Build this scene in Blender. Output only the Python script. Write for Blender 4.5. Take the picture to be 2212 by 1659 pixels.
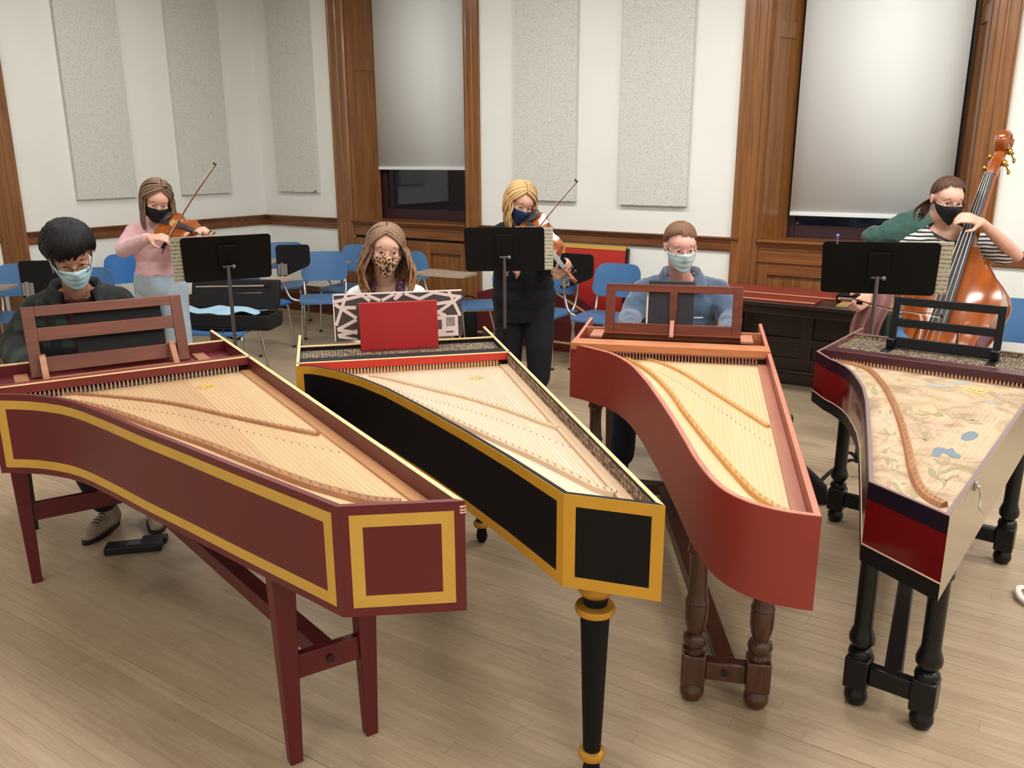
import bpy, bmesh, math, random
import numpy as np
from math import sin, cos, radians, pi, atan2, hypot, sqrt
from mathutils import Vector, Matrix
random.seed(7)
scene = bpy.context.scene
for o in list(bpy.data.objects):
    bpy.data.objects.remove(o, do_unlink=True)
COL = scene.collection

# ------------------------------------------------------------------ camera
CAM_H = 1.7
FPX, PITCH, ROLL = 1820.7, radians(15.139), radians(-0.215)
_F = Vector((0, cos(PITCH), -sin(PITCH))); _U = Vector((0, sin(PITCH), cos(PITCH))); _R = Vector((1, 0, 0))
CR = _R*cos(ROLL) + _U*sin(ROLL); CU = _U*cos(ROLL) - _R*sin(ROLL); CF = _F
cam_data = bpy.data.cameras.new('camera'); cam = bpy.data.objects.new('camera', cam_data); COL.objects.link(cam)
cam_data.sensor_fit = 'HORIZONTAL'; cam_data.sensor_width = 36; cam_data.lens = FPX/2212*36
cam_data.clip_start = .05; cam_data.clip_end = 100
m = Matrix((CR, CU, -CF)).transposed().to_4x4(); m.translation = (0, 0, CAM_H)
cam.matrix_world = m
scene.camera = cam

# ------------------------------------------------------------------ world, exposure
w = bpy.data.worlds.new('night'); scene.world = w; w.use_nodes = True
w.node_tree.nodes['Background'].inputs[0].default_value = (.012, .014, .02, 1)
w.node_tree.nodes['Background'].inputs[1].default_value = .6
vs = scene.view_settings
vs.view_transform = 'Standard'; vs.look = 'None'; vs.gamma = 1; vs.exposure = -0.12; vs.use_curve_mapping = False

# room frame: a runs along the back wall to the right, b runs towards the back wall
TH = radians(33.29)
TV = Vector((cos(TH), -sin(TH), 0)); NV = Vector((sin(TH), cos(TH), 0))
DB, DL, DR, DF, CEIL = 6.671, 7.738, 4.2, 4.5, 4.7
def room(a, b, z=0.0):
    return TV*a + NV*b + Vector((0, 0, z))

# ceiling lamps: rows of fluorescent troffers, each one an area light just under its diffuser
LAMPS = [(a, b) for b in (4.5, 2.2, -.2, -2.7) for a in (-5.9, -3.6, -1.3, 1.0, 3.0)]; LAMP_Z = 3.75  # rearmost row, unseen, is added for frontal light on roller shades and case tails
LAMP_W = 36.0
def lamp_power(a, b):
    return LAMP_W*(.42 if a < -5 else (.80 if a < -3 else 1.2))*(1.55 if b > 3 else (1.0 if b > 1 else (.50 if b > -1 else .55)))
for i, (a, b) in enumerate(LAMPS):
    ld = bpy.data.lights.new('troffer_light', 'AREA'); ld.shape = 'RECTANGLE'; ld.size = 1.2; ld.size_y = .5
    ld.energy = lamp_power(a, b); ld.color = (1.0, .985, .96)
    lo = bpy.data.objects.new('troffer_light', ld); COL.objects.link(lo)
    lo.location = room(a, b, LAMP_Z-.085); lo.rotation_euler = (0, 0, -TH)

# ------------------------------------------------------------------ pixel helpers (photo frame 2212 x 1659)
CAMP = Vector((0, 0, CAM_H))
def ray(x, y):
    return CF + CR*((x-1106)/FPX) - CU*((y-829.5)/FPX)
def at(x, y, z=0.0):
    d = ray(x, y); return CAMP + d*((z-CAM_H)/d.z)
def atY(x, y, Y):
    d = ray(x, y); return CAMP + d*(Y/d.y)
def atB(x, y, b=DB):
    d = ray(x, y); return CAMP + d*(b/(d.x*NV.x+d.y*NV.y))
def ab(P): return P.dot(TV), P.dot(NV)

# ------------------------------------------------------------------ materials
def lin(c):
    out = []
    for v in c[:3]:
        v = v/255.0
        out.append(v/12.92 if v <= .04045 else ((v+.055)/1.055)**2.4)
    return (*out, 1.0)
MATS = {}
def _new(name):
    mt = bpy.data.materials.new(name); mt.use_nodes = True
    nt = mt.node_tree; return mt, nt, nt.nodes['Principled BSDF']
def _coord(nt, kind, scale, rot=(0, 0, 0)):
    tc = nt.nodes.new('ShaderNodeTexCoord'); mp = nt.nodes.new('ShaderNodeMapping')
    mp.inputs['Scale'].default_value = scale; mp.inputs['Rotation'].default_value = rot
    if kind == 'World':
        g = nt.nodes.new('ShaderNodeNewGeometry'); nt.links.new(g.outputs['Position'], mp.inputs['Vector'])
    else:
        nt.links.new(tc.outputs[kind], mp.inputs['Vector'])
    return mp
def _noise(nt, vec, scale, detail=4, rough=.55, dist=0):
    n = nt.nodes.new('ShaderNodeTexNoise'); n.inputs['Scale'].default_value = scale
    n.inputs['Detail'].default_value = detail; n.inputs['Roughness'].default_value = rough
    n.inputs['Distortion'].default_value = dist
    if vec: nt.links.new(vec.outputs[0], n.inputs['Vector'])
    return n
def _ramp(nt, src, stops):
    r = nt.nodes.new('ShaderNodeValToRGB'); e = r.color_ramp.elements
    e[0].position, e[0].color = stops[0]; e[1].position, e[1].color = stops[-1]
    for p, c in stops[1:-1]:
        k = e.new(p); k.color = c
    nt.links.new(src, r.inputs[0]); return r
def _bump(nt, bsdf, src, strength, dist=.002):
    b = nt.nodes.new('ShaderNodeBump'); b.inputs['Strength'].default_value = strength; b.inputs['Distance'].default_value = dist
    nt.links.new(src, b.inputs['Height']); nt.links.new(b.outputs[0], bsdf.inputs['Normal'])
def mat(name, col, rough=.5, metal=0.0, var=0.0, vscale=6, bump=0.0, bscale=80, bdist=.002, spec=.5, coat=0, coord='Object', sheen=0, emit=None, trans=0, ior=1.45):
    if name in MATS: return MATS[name]
    mt, nt, b = _new(name)
    c = lin(col); b.inputs['Base Color'].default_value = c
    b.inputs['Roughness'].default_value = rough; b.inputs['Metallic'].default_value = metal
    b.inputs['Specular IOR Level'].default_value = spec; b.inputs['Coat Weight'].default_value = coat
    b.inputs['IOR'].default_value = ior
    b.inputs['Coat Roughness'].default_value = .08
    if sheen: b.inputs['Sheen Weight'].default_value = sheen
    if trans: b.inputs['Transmission Weight'].default_value = trans
    if emit:
        b.inputs['Emission Color'].default_value = lin(emit[0]); b.inputs['Emission Strength'].default_value = emit[1]
    if var:
        v = _coord(nt, coord, (1, 1, 1)); n = _noise(nt, v, vscale)
        lo = tuple(x*(1-var) for x in c[:3])+(1,); hi = tuple(min(1, x*(1+var)) for x in c[:3])+(1,)
        r = _ramp(nt, n.outputs[0], [(.3, lo), (.7, hi)]); nt.links.new(r.outputs[0], b.inputs['Base Color'])
    if bump:
        v = _coord(nt, coord, (1, 1, 1)); n = _noise(nt, v, bscale, 3); _bump(nt, b, n.outputs[0], bump, bdist)
    MATS[name] = mt; return mt
def wood(name, dark, light, axis=0, scale=10, stretch=14, rough=.4, coat=0, bump=.15, coord='Object', rot=(0, 0, 0)):
    if name in MATS: return MATS[name]
    mt, nt, b = _new(name)
    s = [scale]*3; s[axis] = scale/stretch
    v = _coord(nt, coord, s, rot)
    n = _noise(nt, v, 3.0, 6, .6, .6)
    r = _ramp(nt, n.outputs[0], [(.28, lin(dark)), (.5, lin([(p+q)/2 for p, q in zip(dark, light)])), (.72, lin(light))])
    nt.links.new(r.outputs[0], b.inputs['Base Color'])
    b.inputs['Roughness'].default_value = rough; b.inputs['Coat Weight'].default_value = coat; b.inputs['Coat Roughness'].default_value = .1
    if bump: _bump(nt, b, n.outputs[0], bump, .001)
    MATS[name] = mt; return mt

# ------------------------------------------------------------------ mesh helpers
class MB:
    def __init__(s): s.v = []; s.f = []; s.m = []
    def add(s, vs_, fs, mi=0):
        k = len(s.v); s.v += [tuple(p) for p in vs_]
        for f in fs: s.f.append(tuple(i+k for i in f)); s.m.append(mi)
        return s
    def hexa(s, p, mi=0):   # 8 points: bottom 4 ccw, top 4 ccw
        return s.add(p, [(3,2,1,0),(4,5,6,7),(0,1,5,4),(1,2,6,5),(2,3,7,6),(3,0,4,7)], mi)
    def box(s, lo, hi, mi=0):
        x0,y0,z0 = lo; x1,y1,z1 = hi
        return s.hexa([(x0,y0,z0),(x1,y0,z0),(x1,y1,z0),(x0,y1,z0),(x0,y0,z1),(x1,y0,z1),(x1,y1,z1),(x0,y1,z1)], mi)
    def bar(s, p0, p1, w, h, up=(0,0,1), mi=0, w1=None, h1=None):
        p0 = Vector(p0); p1 = Vector(p1); d = (p1-p0).normalized(); up = Vector(up)
        x = d.cross(up)
        if x.length < 1e-4: x = d.cross(Vector((0,1,0)))
        x.normalize(); y = x.cross(d)
        w1 = w if w1 is None else w1; h1 = h if h1 is None else h1
        a = [p0-x*w/2-y*h/2, p0+x*w/2-y*h/2, p0+x*w/2+y*h/2, p0-x*w/2+y*h/2]
        b = [p1-x*w1/2-y*h1/2, p1+x*w1/2-y*h1/2, p1+x*w1/2+y*h1/2, p1-x*w1/2+y*h1/2]
        return s.hexa(a+b, mi)
    def tube(s, pts, r, seg=8, mi=0, flat=1.0, cap=True, up=None):
        pts = [Vector(p) for p in pts]; n = len(pts)
        rs = r if isinstance(r, (list, tuple)) else [r]*n
        k = len(s.v); prev = None
        for i, p in enumerate(pts):
            d = (pts[min(i+1, n-1)]-pts[max(i-1, 0)])
            d = d.normalized() if d.length > 1e-9 else Vector((0,0,1))
            if prev is None:
                u0 = Vector(up) if up else (Vector((0,0,1)) if abs(d.z) < .9 else Vector((0,1,0)))
                x = d.cross(u0).normalized()
            else:
                x = (prev - d*prev.dot(d))
                x = x.normalized() if x.length > 1e-6 else d.orthogonal().normalized()
            prev = x; y = x.cross(d)
            for j in range(seg):
                a = 2*pi*j/seg; s.v.append(tuple(p + x*(cos(a)*rs[i]) + y*(sin(a)*rs[i]*flat)))
        for i in range(n-1):
            for j in range(seg):
                j2 = (j+1) % seg
                s.f.append((k+i*seg+j, k+(i+1)*seg+j, k+(i+1)*seg+j2, k+i*seg+j2)); s.m.append(mi)
        if cap:
            s.f.append(tuple(k+j for j in range(seg))); s.m.append(mi)
            s.f.append(tuple(k+(n-1)*seg+j for j in reversed(range(seg)))); s.m.append(mi)
        return s
    def lathe(s, prof, c=(0,0,0), seg=20, mi=0, cap=True, M=None):
        k = len(s.v); n = len(prof); c = Vector(c)
        for (r, z) in prof:
            for j in range(seg):
                a = 2*pi*j/seg; p = Vector((r*cos(a), r*sin(a), z))
                if M is not None: p = M @ p
                s.v.append(tuple(c+p))
        for i in range(n-1):
            for j in range(seg):
                j2 = (j+1) % seg
                s.f.append((k+i*seg+j, k+i*seg+j2, k+(i+1)*seg+j2, k+(i+1)*seg+j)); s.m.append(mi)
        if cap:
            s.f.append(tuple(k+j for j in reversed(range(seg)))); s.m.append(mi)
            s.f.append(tuple(k+(n-1)*seg+j for j in range(seg))); s.m.append(mi)
        return s
    def ell(s, c, r, R=None, seg=16, rings=10, mi=0):
        if not isinstance(r, (tuple, list, Vector)): r = (r, r, r)
        k = len(s.v); c = Vector(c)
        def put(p):
            p = Vector((p[0]*r[0], p[1]*r[1], p[2]*r[2]))
            if R is not None: p = R @ p
            s.v.append(tuple(c+p))
        put((0,0,1))
        for i in range(1, rings):
            t = pi*i/rings
            for j in range(seg):
                a = 2*pi*j/seg; put((sin(t)*cos(a), sin(t)*sin(a), cos(t)))
        put((0,0,-1)); last = len(s.v)-1
        for j in range(seg):
            j2 = (j+1) % seg
            s.f.append((k, k+1+j, k+1+j2)); s.m.append(mi)
            b0 = k+1+(rings-2)*seg; s.f.append((last, b0+j2, b0+j)); s.m.append(mi)
        for i in range(rings-2):
            for j in range(seg):
                j2 = (j+1) % seg; a0 = k+1+i*seg; a1 = a0+seg
                s.f.append((a0+j, a1+j, a1+j2, a0+j2)); s.m.append(mi)
        return s
    def prism(s, poly, z0, z1, mi=0, M=None):
        n = len(poly); k = len(s.v)
        for z in (z0, z1):
            for p in poly:
                q = Vector((p[0], p[1], z))
                if M is not None: q = M @ q
                s.v.append(tuple(q))
        s.f.append(tuple(k+i for i in reversed(range(n)))); s.m.append(mi)
        s.f.append(tuple(k+n+i for i in range(n))); s.m.append(mi)
        for i in range(n):
            j = (i+1) % n; s.f.append((k+i, k+j, k+n+j, k+n+i)); s.m.append(mi)
        return s
    def mesh(s, name, smooth=True, angle=38):
        me = bpy.data.meshes.new(name); me.from_pydata(s.v, [], s.f); me.update()
        if smooth:
            me.polygons.foreach_set('use_smooth', [True]*len(me.polygons)); me.set_sharp_from_angle(angle=radians(angle))
        return me
    def build(s, name, mats, parent=None, smooth=True, bevel=0, angle=38, kind=None, label=None):
        me = s.mesh(name, smooth, angle)
        if not isinstance(mats, (list, tuple)): mats = [mats]
        for q in mats: me.materials.append(q)
        if len(mats) > 1: me.polygons.foreach_set('material_index', s.m)
        o = bpy.data.objects.new(name, me); COL.objects.link(o)
        if parent: o.parent = parent
        if bevel:
            bv = o.modifiers.new('bevel', 'BEVEL'); bv.width = bevel; bv.segments = 2; bv.limit_method = 'ANGLE'; bv.angle_limit = radians(50)
        if kind: o['kind'] = kind
        if label: o['label'] = label
        return o
def tag(o, label=None, cat=None, group=None, kind=None):
    if label: o['label'] = label
    if cat: o['category'] = cat
    if group: o['group'] = group
    if kind: o['kind'] = kind
    return o
def empty(name, loc, rz=0, **kw):
    o = bpy.data.objects.new(name, None); COL.objects.link(o); o.location = loc; o.rotation_euler = (0, 0, rz)
    o.empty_display_size = .1
    return tag(o, **kw)
def link(name, me, parent=None, loc=(0,0,0), rot=(0,0,0), scale=(1,1,1)):
    o = bpy.data.objects.new(name, me); COL.objects.link(o); o.parent = parent
    o.location = loc; o.rotation_euler = rot; o.scale = scale
    return o
def rrect(w, h, r, n=5, cx=0, cy=0):
    out = []
    for (sx, sy, a0) in ((1,1,0),(-1,1,90),(-1,-1,180),(1,-1,270)):
        for i in range(n+1):
            a = radians(a0+90*i/n); out.append((cx+sx*(w/2-r)+r*cos(a), cy+sy*(h/2-r)+r*sin(a)))
    return out
def spline(pts, n=8):
    P = [Vector(p) for p in pts]; out = []
    for i in range(len(P)-1):
        p0 = P[max(i-1, 0)]; p1 = P[i]; p2 = P[i+1]; p3 = P[min(i+2, len(P)-1)]
        for k in range(n):
            t = k/n
            out.append(.5*((2*p1)+(p2-p0)*t+(2*p0-5*p1+4*p2-p3)*t*t+(3*p1-p0-3*p2+p3)*t**3))
    out.append(P[-1]); return out
# ================================================================== ROOM
RZ = -TH
def robj(mb, name, mats, parent=None, **kw):       # mesh in room coordinates (a, b, z)
    o = mb.build(name, mats, parent, **kw)
    if parent is None: o.rotation_euler = (0, 0, RZ)
    return o
def struct(mb, name, mats, **kw):
    o = robj(mb, name, mats, **kw); o['kind'] = 'structure'; return o

m_wall = mat('wall_paint', (226, 227, 222), .7, var=.025, vscale=2.2, bump=.05, bscale=140)
m_ceil = mat('ceiling_paint', (206, 204, 196), .8, bump=.05, bscale=60)
m_oak = wood('stained_oak', (104, 64, 30), (146, 96, 50), axis=2, scale=9, stretch=18, rough=.32, coat=.25)
m_oakh = wood('stained_oak_level', (98, 58, 27), (140, 88, 46), axis=0, scale=9, stretch=18, rough=.34, coat=.25)
m_oakd = wood('dark_rail_wood', (86, 49, 25), (134, 82, 45), axis=0, scale=9, stretch=18, rough=.36, coat=.15)
m_base = wood('skirting_wood', (62, 31, 19), (96, 52, 33), axis=0, scale=7, stretch=14, rough=.45)
m_sash = mat('purple_brown_sash', (52, 28, 34), .4)
m_shade = mat('roller_shade_cloth', (242, 248, 249), .85, bump=.04, bscale=220)
m_glass = mat('window_glass', (225, 232, 236), .02, trans=1.0, ior=1.45)
m_black_gap = mat('dark_gap', (14, 10, 8), .9)

# --- floor: strip boards laid along the back wall
def floor_mat():
    mt, nt, b = _new('maple_strip_floor')
    g = nt.nodes.new('ShaderNodeNewGeometry')
    r1 = nt.nodes.new('ShaderNodeMapping'); r1.inputs['Rotation'].default_value = (0, 0, TH)
    nt.links.new(g.outputs['Position'], r1.inputs['Vector'])
    oi = nt.nodes.new('ShaderNodeObjectInfo'); at_ = nt.nodes.new('ShaderNodeAttribute'); at_.attribute_name = 'tone'
    sm = nt.nodes.new('ShaderNodeMath'); sm.operation = 'ADD'
    nt.links.new(oi.outputs['Random'], sm.inputs[0]); nt.links.new(at_.outputs['Fac'], sm.inputs[1])
    fr = nt.nodes.new('ShaderNodeMath'); fr.operation = 'FRACT'; nt.links.new(sm.outputs[0], fr.inputs[0])
    off = nt.nodes.new('ShaderNodeCombineXYZ'); mu = nt.nodes.new('ShaderNodeMath'); mu.operation = 'MULTIPLY'; mu.inputs[1].default_value = 37
    nt.links.new(fr.outputs[0], mu.inputs[0]); nt.links.new(mu.outputs[0], off.inputs[2])
    ad = nt.nodes.new('ShaderNodeVectorMath'); ad.operation = 'ADD'
    nt.links.new(r1.outputs[0], ad.inputs[0]); nt.links.new(off.outputs[0], ad.inputs[1])
    s1 = nt.nodes.new('ShaderNodeMapping'); s1.inputs['Scale'].default_value = (1.6, 26, 1); nt.links.new(ad.outputs[0], s1.inputs['Vector'])
    n = _noise(nt, s1, 2.2, 6, .62, .8)
    grain = _ramp(nt, n.outputs[0], [(.25, lin((160, 139, 113))), (.5, lin((174, 154, 127))), (.75, lin((184, 165, 139)))])
    tone = _ramp(nt, fr.outputs[0], [(0, (.92, .91, .90, 1)), (.5, (.98, .98, .975, 1)), (1, (1.04, 1.03, 1.02, 1))])
    mx = nt.nodes.new('ShaderNodeMixRGB'); mx.blend_type = 'MULTIPLY'; mx.inputs[0].default_value = 1
    nt.links.new(grain.outputs[0], mx.inputs[1]); nt.links.new(tone.outputs[0], mx.inputs[2])
    big = _noise(nt, r1, .9, 5, .6); wear = _ramp(nt, big.outputs[0], [(.35, (.84, .82, .80, 1)), (.62, (1, 1, 1, 1))])
    m2 = nt.nodes.new('ShaderNodeMixRGB'); m2.blend_type = 'MULTIPLY'; m2.inputs[0].default_value = .8
    nt.links.new(mx.outputs[0], m2.inputs[1]); nt.links.new(wear.outputs[0], m2.inputs[2])
    nt.links.new(m2.outputs[0], b.inputs['Base Color'])
    rr = _ramp(nt, big.outputs[0], [(.3, (.40, .40, .40, 1)), (.7, (.28, .28, .28, 1))]); nt.links.new(rr.outputs[0], b.inputs['Roughness'])
    b.inputs['Specular IOR Level'].default_value = .42
    _bump(nt, b, n.outputs[0], .08, .001)
    return mt
m_floor = floor_mat()
m_sub = mat('dark_subfloor', (70, 52, 34), .9)
fb = MB(); fb.box((-DL-.3, -DF-.3, -.2), (DR+.3, DB+.6, -.016))
floor_o = struct(fb, 'floor', m_sub)
rnd = random.Random(3)
BW, GAP = .057, .0007
boards = []
bb = -DF; row = 0; wide = {}
while bb < DB+.02:
    a = -DL - rnd.random()*1.1
    while a < DR:
        L = rnd.uniform(.55, 1.6); boards.append((max(a, -DL), min(a+L, DR), bb)); a += L
    wide[round(bb, 4)] = rnd.choice((0, 0, 0, 0, 0, .0016)); bb += BW
def score(bd):
    c = room((bd[0]+bd[1])/2, bd[2]+BW/2)
    d = c-CAMP; z = d.dot(CF)
    if z < .3: return 0
    x = 1106+FPX*d.dot(CR)/z; y = 829.5-FPX*d.dot(CU)/z
    if -60 < x < 2272 and 600 < y < 1720: return 1/z/z*min(bd[1]-bd[0], 1.2)
    return 0
sc = sorted(range(len(boards)), key=lambda i: -score(boards[i]))
unit = MB(); unit.box((-.5, -.5, -1), (.5, .5, 0)); ume = unit.mesh('plank', False); ume.materials.append(m_floor)
for i in sc[:300]:
    a0, a1, b0 = boards[i]
    if a1-a0 < .02: continue
    o = link('plank', ume, floor_o, ((a0+a1)/2, b0+BW/2, rnd.uniform(-.0003, .0002)), scale=(a1-a0-GAP, BW-GAP-wide[round(b0, 4)], .015))
rest = MB(); tones = []
for i in sc[300:]:
    a0, a1, b0 = boards[i]
    if a1-a0 < .02: continue
    rest.box((a0+GAP/2, b0+GAP/2, -.015), (a1-GAP/2, b0+BW-GAP/2-wide[round(b0, 4)], 0)); tones += [rnd.random()]*8
ro = rest.build('planks', m_floor, floor_o, smooth=False, kind='stuff')
ca = ro.data.attributes.new('tone', 'FLOAT', 'POINT'); ca.data.foreach_set('value', tones)

# --- walls
W1 = (-6.37, -4.89); W2 = (-2.05, -.625); WT = 4.3; SZ = 1.02
wb_ = MB(); T = .5
wb_.box((-DL-.3, DB, 0), (W1[0], DB+T, CEIL)); wb_.box((W1[1], DB, 0), (W2[0], DB+T, CEIL)); wb_.box((W2[1], DB, 0), (DR+.3, DB+T, CEIL))
for q in (W1, W2):
    wb_.box((q[0], DB+.06, 0), (q[1], DB+T, SZ-.02)); wb_.box((q[0], DB, WT), (q[1], DB+T, CEIL))
struct(wb_, 'wall_back', m_wall)
q = MB(); q.box((-DL-.3, 3.70, 0), (-DL, DB, CEIL)); q.box((-DL-.3, -DF, 0), (-DL, 2.2, CEIL)); q.box((-DL-.3, 2.2, 0), (-DL-.1, 3.7, CEIL)); struct(q, 'wall_left', m_wall)
q = MB(); q.box((DR, -DF, 0), (DR+.3, DB, CEIL)); struct(q, 'wall_right', m_wall)
q = MB(); q.box((-DL-.3, -DF-.3, 0), (DR+.3, -DF, CEIL)); struct(q, 'wall_front', m_wall)
q = MB(); q.box((-DL-.3, -DF-.3, CEIL), (DR+.3, DB+T, CEIL+.2)); struct(q, 'ceiling', m_ceil)

# ceiling troffers
m_diff = mat('lamp_diffuser', (250, 247, 238), .5, emit=((255, 248, 235), 3.0)); m_tin = mat('white_tin', (225, 225, 222), .5)
tr = None
for i, (a, b) in enumerate(LAMPS):
    root = empty('ceiling_light', room(a, b, LAMP_Z), RZ, label='white pendant fluorescent lamp hanging above the hall, out of the picture', cat='ceiling light', group='ceiling lights')
    if tr is None:
        h = MB(); h.box((-.66, -.32, -.075), (.66, -.28, 0)); h.box((-.66, .28, -.075), (.66, .32, 0)); h.box((-.66, -.28, -.075), (-.62, .28, 0)); h.box((.62, -.28, -.075), (.66, .28, 0)); h.box((-.62, -.28, -.02), (.62, .28, 0)); h.tube([(-.5, 0, 0), (-.5, 0, CEIL-LAMP_Z)], .01, 8); h.tube([(.5, 0, 0), (.5, 0, CEIL-LAMP_Z)], .01, 8)
        d = MB(); d.box((-.62, -.28, -.065), (.62, .28, -.05))
        tr = (h.mesh('housing', False), d.mesh('diffuser', False)); tr[0].materials.append(m_tin); tr[1].materials.append(m_diff)
    link('housing', tr[0], root); link('diffuser', tr[1], root)

# --- profiles swept along a straight line
def sweep(prof, p0, p1, out, up):                  # prof: (out, up) pairs
    p0 = Vector(p0); p1 = Vector(p1); out = Vector(out); up = Vector(up)
    mb = MB(); n = len(prof)
    vs_ = [p0+out*x+up*y for x, y in prof]+[p1+out*x+up*y for x, y in prof]
    fs = [tuple(range(n)), tuple(reversed(range(n, 2*n)))]+[(i, n+i, n+(i+1) % n, (i+1) % n) for i in range(n)]
    mb.add(vs_, fs)
    me = mb
    return me
RAIL = [(0, .955), (.022, .955), (.026, .962), (.026, .972), (.018, .976), (.018, 1.022), (.026, 1.026), (.03, 1.036), (.03, 1.044), (.046, 1.05), (.05, 1.058), (.05, 1.066), (0, 1.066)]
BASE = [(0, 0), (.03, 0), (.03, .205), (.024, .212), (.024, .25), (.014, .268), (.014, .288), (0, .295)]
def rails(n, pa, pb, out):
    struct(sweep(RAIL, pa, pb, out, (0,0,1)), 'trim_%d' % n, m_oakd, smooth=False)
    struct(sweep(BASE, pa, pb, out, (0,0,1)), 'baseboard_%s' % ('left', 'back_corner', 'back_middle', 'back_right')[n-1], m_base, smooth=False)
rails(1, (-DL, 3.945, 0), (-DL, DB, 0), (1, 0, 0))
rails(2, (-DL, DB, 0), (-6.585, DB, 0), (0, -1, 0))
rails(3, (-4.735, DB, 0), (-2.205, DB, 0), (0, -1, 0))
rails(4, (-.44, DB, 0), (DR, DB, 0), (0, -1, 0))

# --- windows with panelled reveals, sill, dado and roller shade
CAS = [(0, 0), (.035, 0), (.035, .012), (.028, .018), (.028, .075), (.034, .082), (.034, .098), (.026, .104), (.026, .148), (.036, .156), (.036, .178), (.018, .188), (0, .19)]
def window(n, aL, aR, shade_z, sashw):
    wd = MB()
    root = struct(sweep(CAS, (aL-.215, DB, 0), (aL-.215, DB, WT+.2), (0, -1, 0), (1.13, 0, 0)), 'window_%d' % n, m_oak, smooth=False)
    robj(sweep(CAS, (aR+.17, DB, 0), (aR+.17, DB, WT+.2), (0, -1, 0), (-.9, 0, 0)), 'casing', m_oak, root, smooth=False)
    robj(sweep(CAS, (aL-.215, DB, WT+.2), (aR+.17, DB, WT+.2), (0, -1, 0), (0, 0, -1)), 'head_casing', m_oakh, root, smooth=False)
    D = .30; bl, br = aL+.12, aR-.10
    for side, f0, f1, sg in (('left', aL, bl, 1), ('right', aR, br, -1)):
        # panelled reveal: base board with raised stiles around two sunk panels
        def J(u, z, pr):
            a = f0+(f1-f0)*u; nrm = Vector((sg*D, -(f1-f0)*sg*sg, 0)); nrm = Vector((D*sg, -abs(f1-f0), 0)).normalized()
            return Vector((a, DB+D*u, z))+nrm*pr
        def slab(nm, u0, u1, z0, z1, pr):
            h = MB(); h.hexa([J(u0, z0, -.02), J(u1, z0, -.02), J(u1, z0, pr), J(u0, z0, pr), J(u0, z1, -.02), J(u1, z1, -.02), J(u1, z1, pr), J(u0, z1, pr)])
            o = robj(h, nm, m_oak, root, smooth=False); return o
        slab('reveal_panel', 0, 1, SZ, WT, 0)
        slab('reveal_stile', 0, .2, SZ, WT, .012); slab('reveal_stile', .8, 1, SZ, WT, .012)
        for z0, z1 in ((SZ, SZ+.11), (2.55, 2.66), (WT-.12, WT)): slab('reveal_rail', .2, .8, z0, z1, .012)
        slab('reveal_bead', .2, .235, SZ+.11, 2.55, .006); slab('reveal_bead', .765, .8, SZ+.11, 2.55, .006)
    h = MB(); h.box((bl-.2, DB+.005, WT-.03), (br+.2, DB+D, WT)); robj(h, 'head_board', m_oakh, root, smooth=False)
    # sill with moulding under it
    SP = [(-.36, 1.035), (-.36, 1.06), (.04, 1.06), (.05, 1.052), (.05, 1.044), (.034, 1.036), (.034, 1.026), (.026, 1.02), (.02, 1.005), (.012, 1.0), (.012, .985), (-.02, .985), (-.02, 1.035)]
    robj(sweep(SP, (aL, DB, 0), (aR, DB, 0), (0, -1, 0), (0, 0, 1)), 'sill', m_oakh, root, smooth=False)
    # dado below
    h = MB(); h.box((aL, DB-.005, .90), (aR, DB+.05, .985)); robj(h, 'apron', m_oakh, root, smooth=False)
    if n == 1:
        h = MB(); h.box((aL, DB+.01, .872), (aR, DB+.05, .90)); robj(h, 'shadow_gap', m_black_gap, root, smooth=False)
    top = .872 if n == 1 else .895
    if n == 2:
        h = MB(); h.box((aL, DB-.018, .885), (aR, DB+.05, .902)); robj(h, 'dado_bead', m_oakh, root, smooth=False)
    h = MB(); h.box((aL, DB+.02, 0), (aR, DB+.05, top)); robj(h, 'dado_board', m_oak, root, smooth=False)
    npan = 3 if n == 1 else 2
    wst = .085; wp = (aR-aL-wst*(npan+1))/npan
    for i in range(npan+1):
        x = aL+i*(wp+wst); h = MB(); h.box((x, DB-.004, 0), (x+wst, DB+.021, top)); robj(h, 'dado_stile', m_oak, root, bevel=.003)
    for i in range(npan):
        x = aL+wst+i*(wp+wst)
        for z0, z1 in ((top-.11, top), (0, .24)):
            h = MB(); h.box((x, DB-.004, z0), (x+wp, DB+.021, z1)); robj(h, 'dado_rail', m_oakh, root, bevel=.003)
    # sash and glass
    s0, s1, zb = bl-.02, br+.02, 1.06; yb = DB+.33
    for lo, hi in (((s0, yb, zb), (s0+.08, yb+.06, WT)), ((s1-.08, yb, zb), (s1, yb+.06, WT)), ((s0+.08, yb, zb), (s1-.08, yb+.06, zb+.10)), ((s0+.08, yb, WT-.1), (s1-.08, yb+.06, WT)), ((s0+.08, yb, 2.38), (s1-.08, yb+.06, 2.44))):
        h = MB(); h.box(lo, hi); robj(h, 'sash_bar', m_sash, root, bevel=.004)
    h = MB(); h.box((s0+.08, yb+.02, zb+.1), (s1-.08, yb+.026, WT-.1)); robj(h, 'pane', m_glass, root, smooth=False)
    # night outside seen through the glass: brick face of the next wing
    return root, bl, br
win1, b1l, b1r = window(1, W1[0], W1[1], 1.565, .08)
win2, b2l, b2r = window(2, W2[0], W2[1], 1.235, .08)
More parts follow.
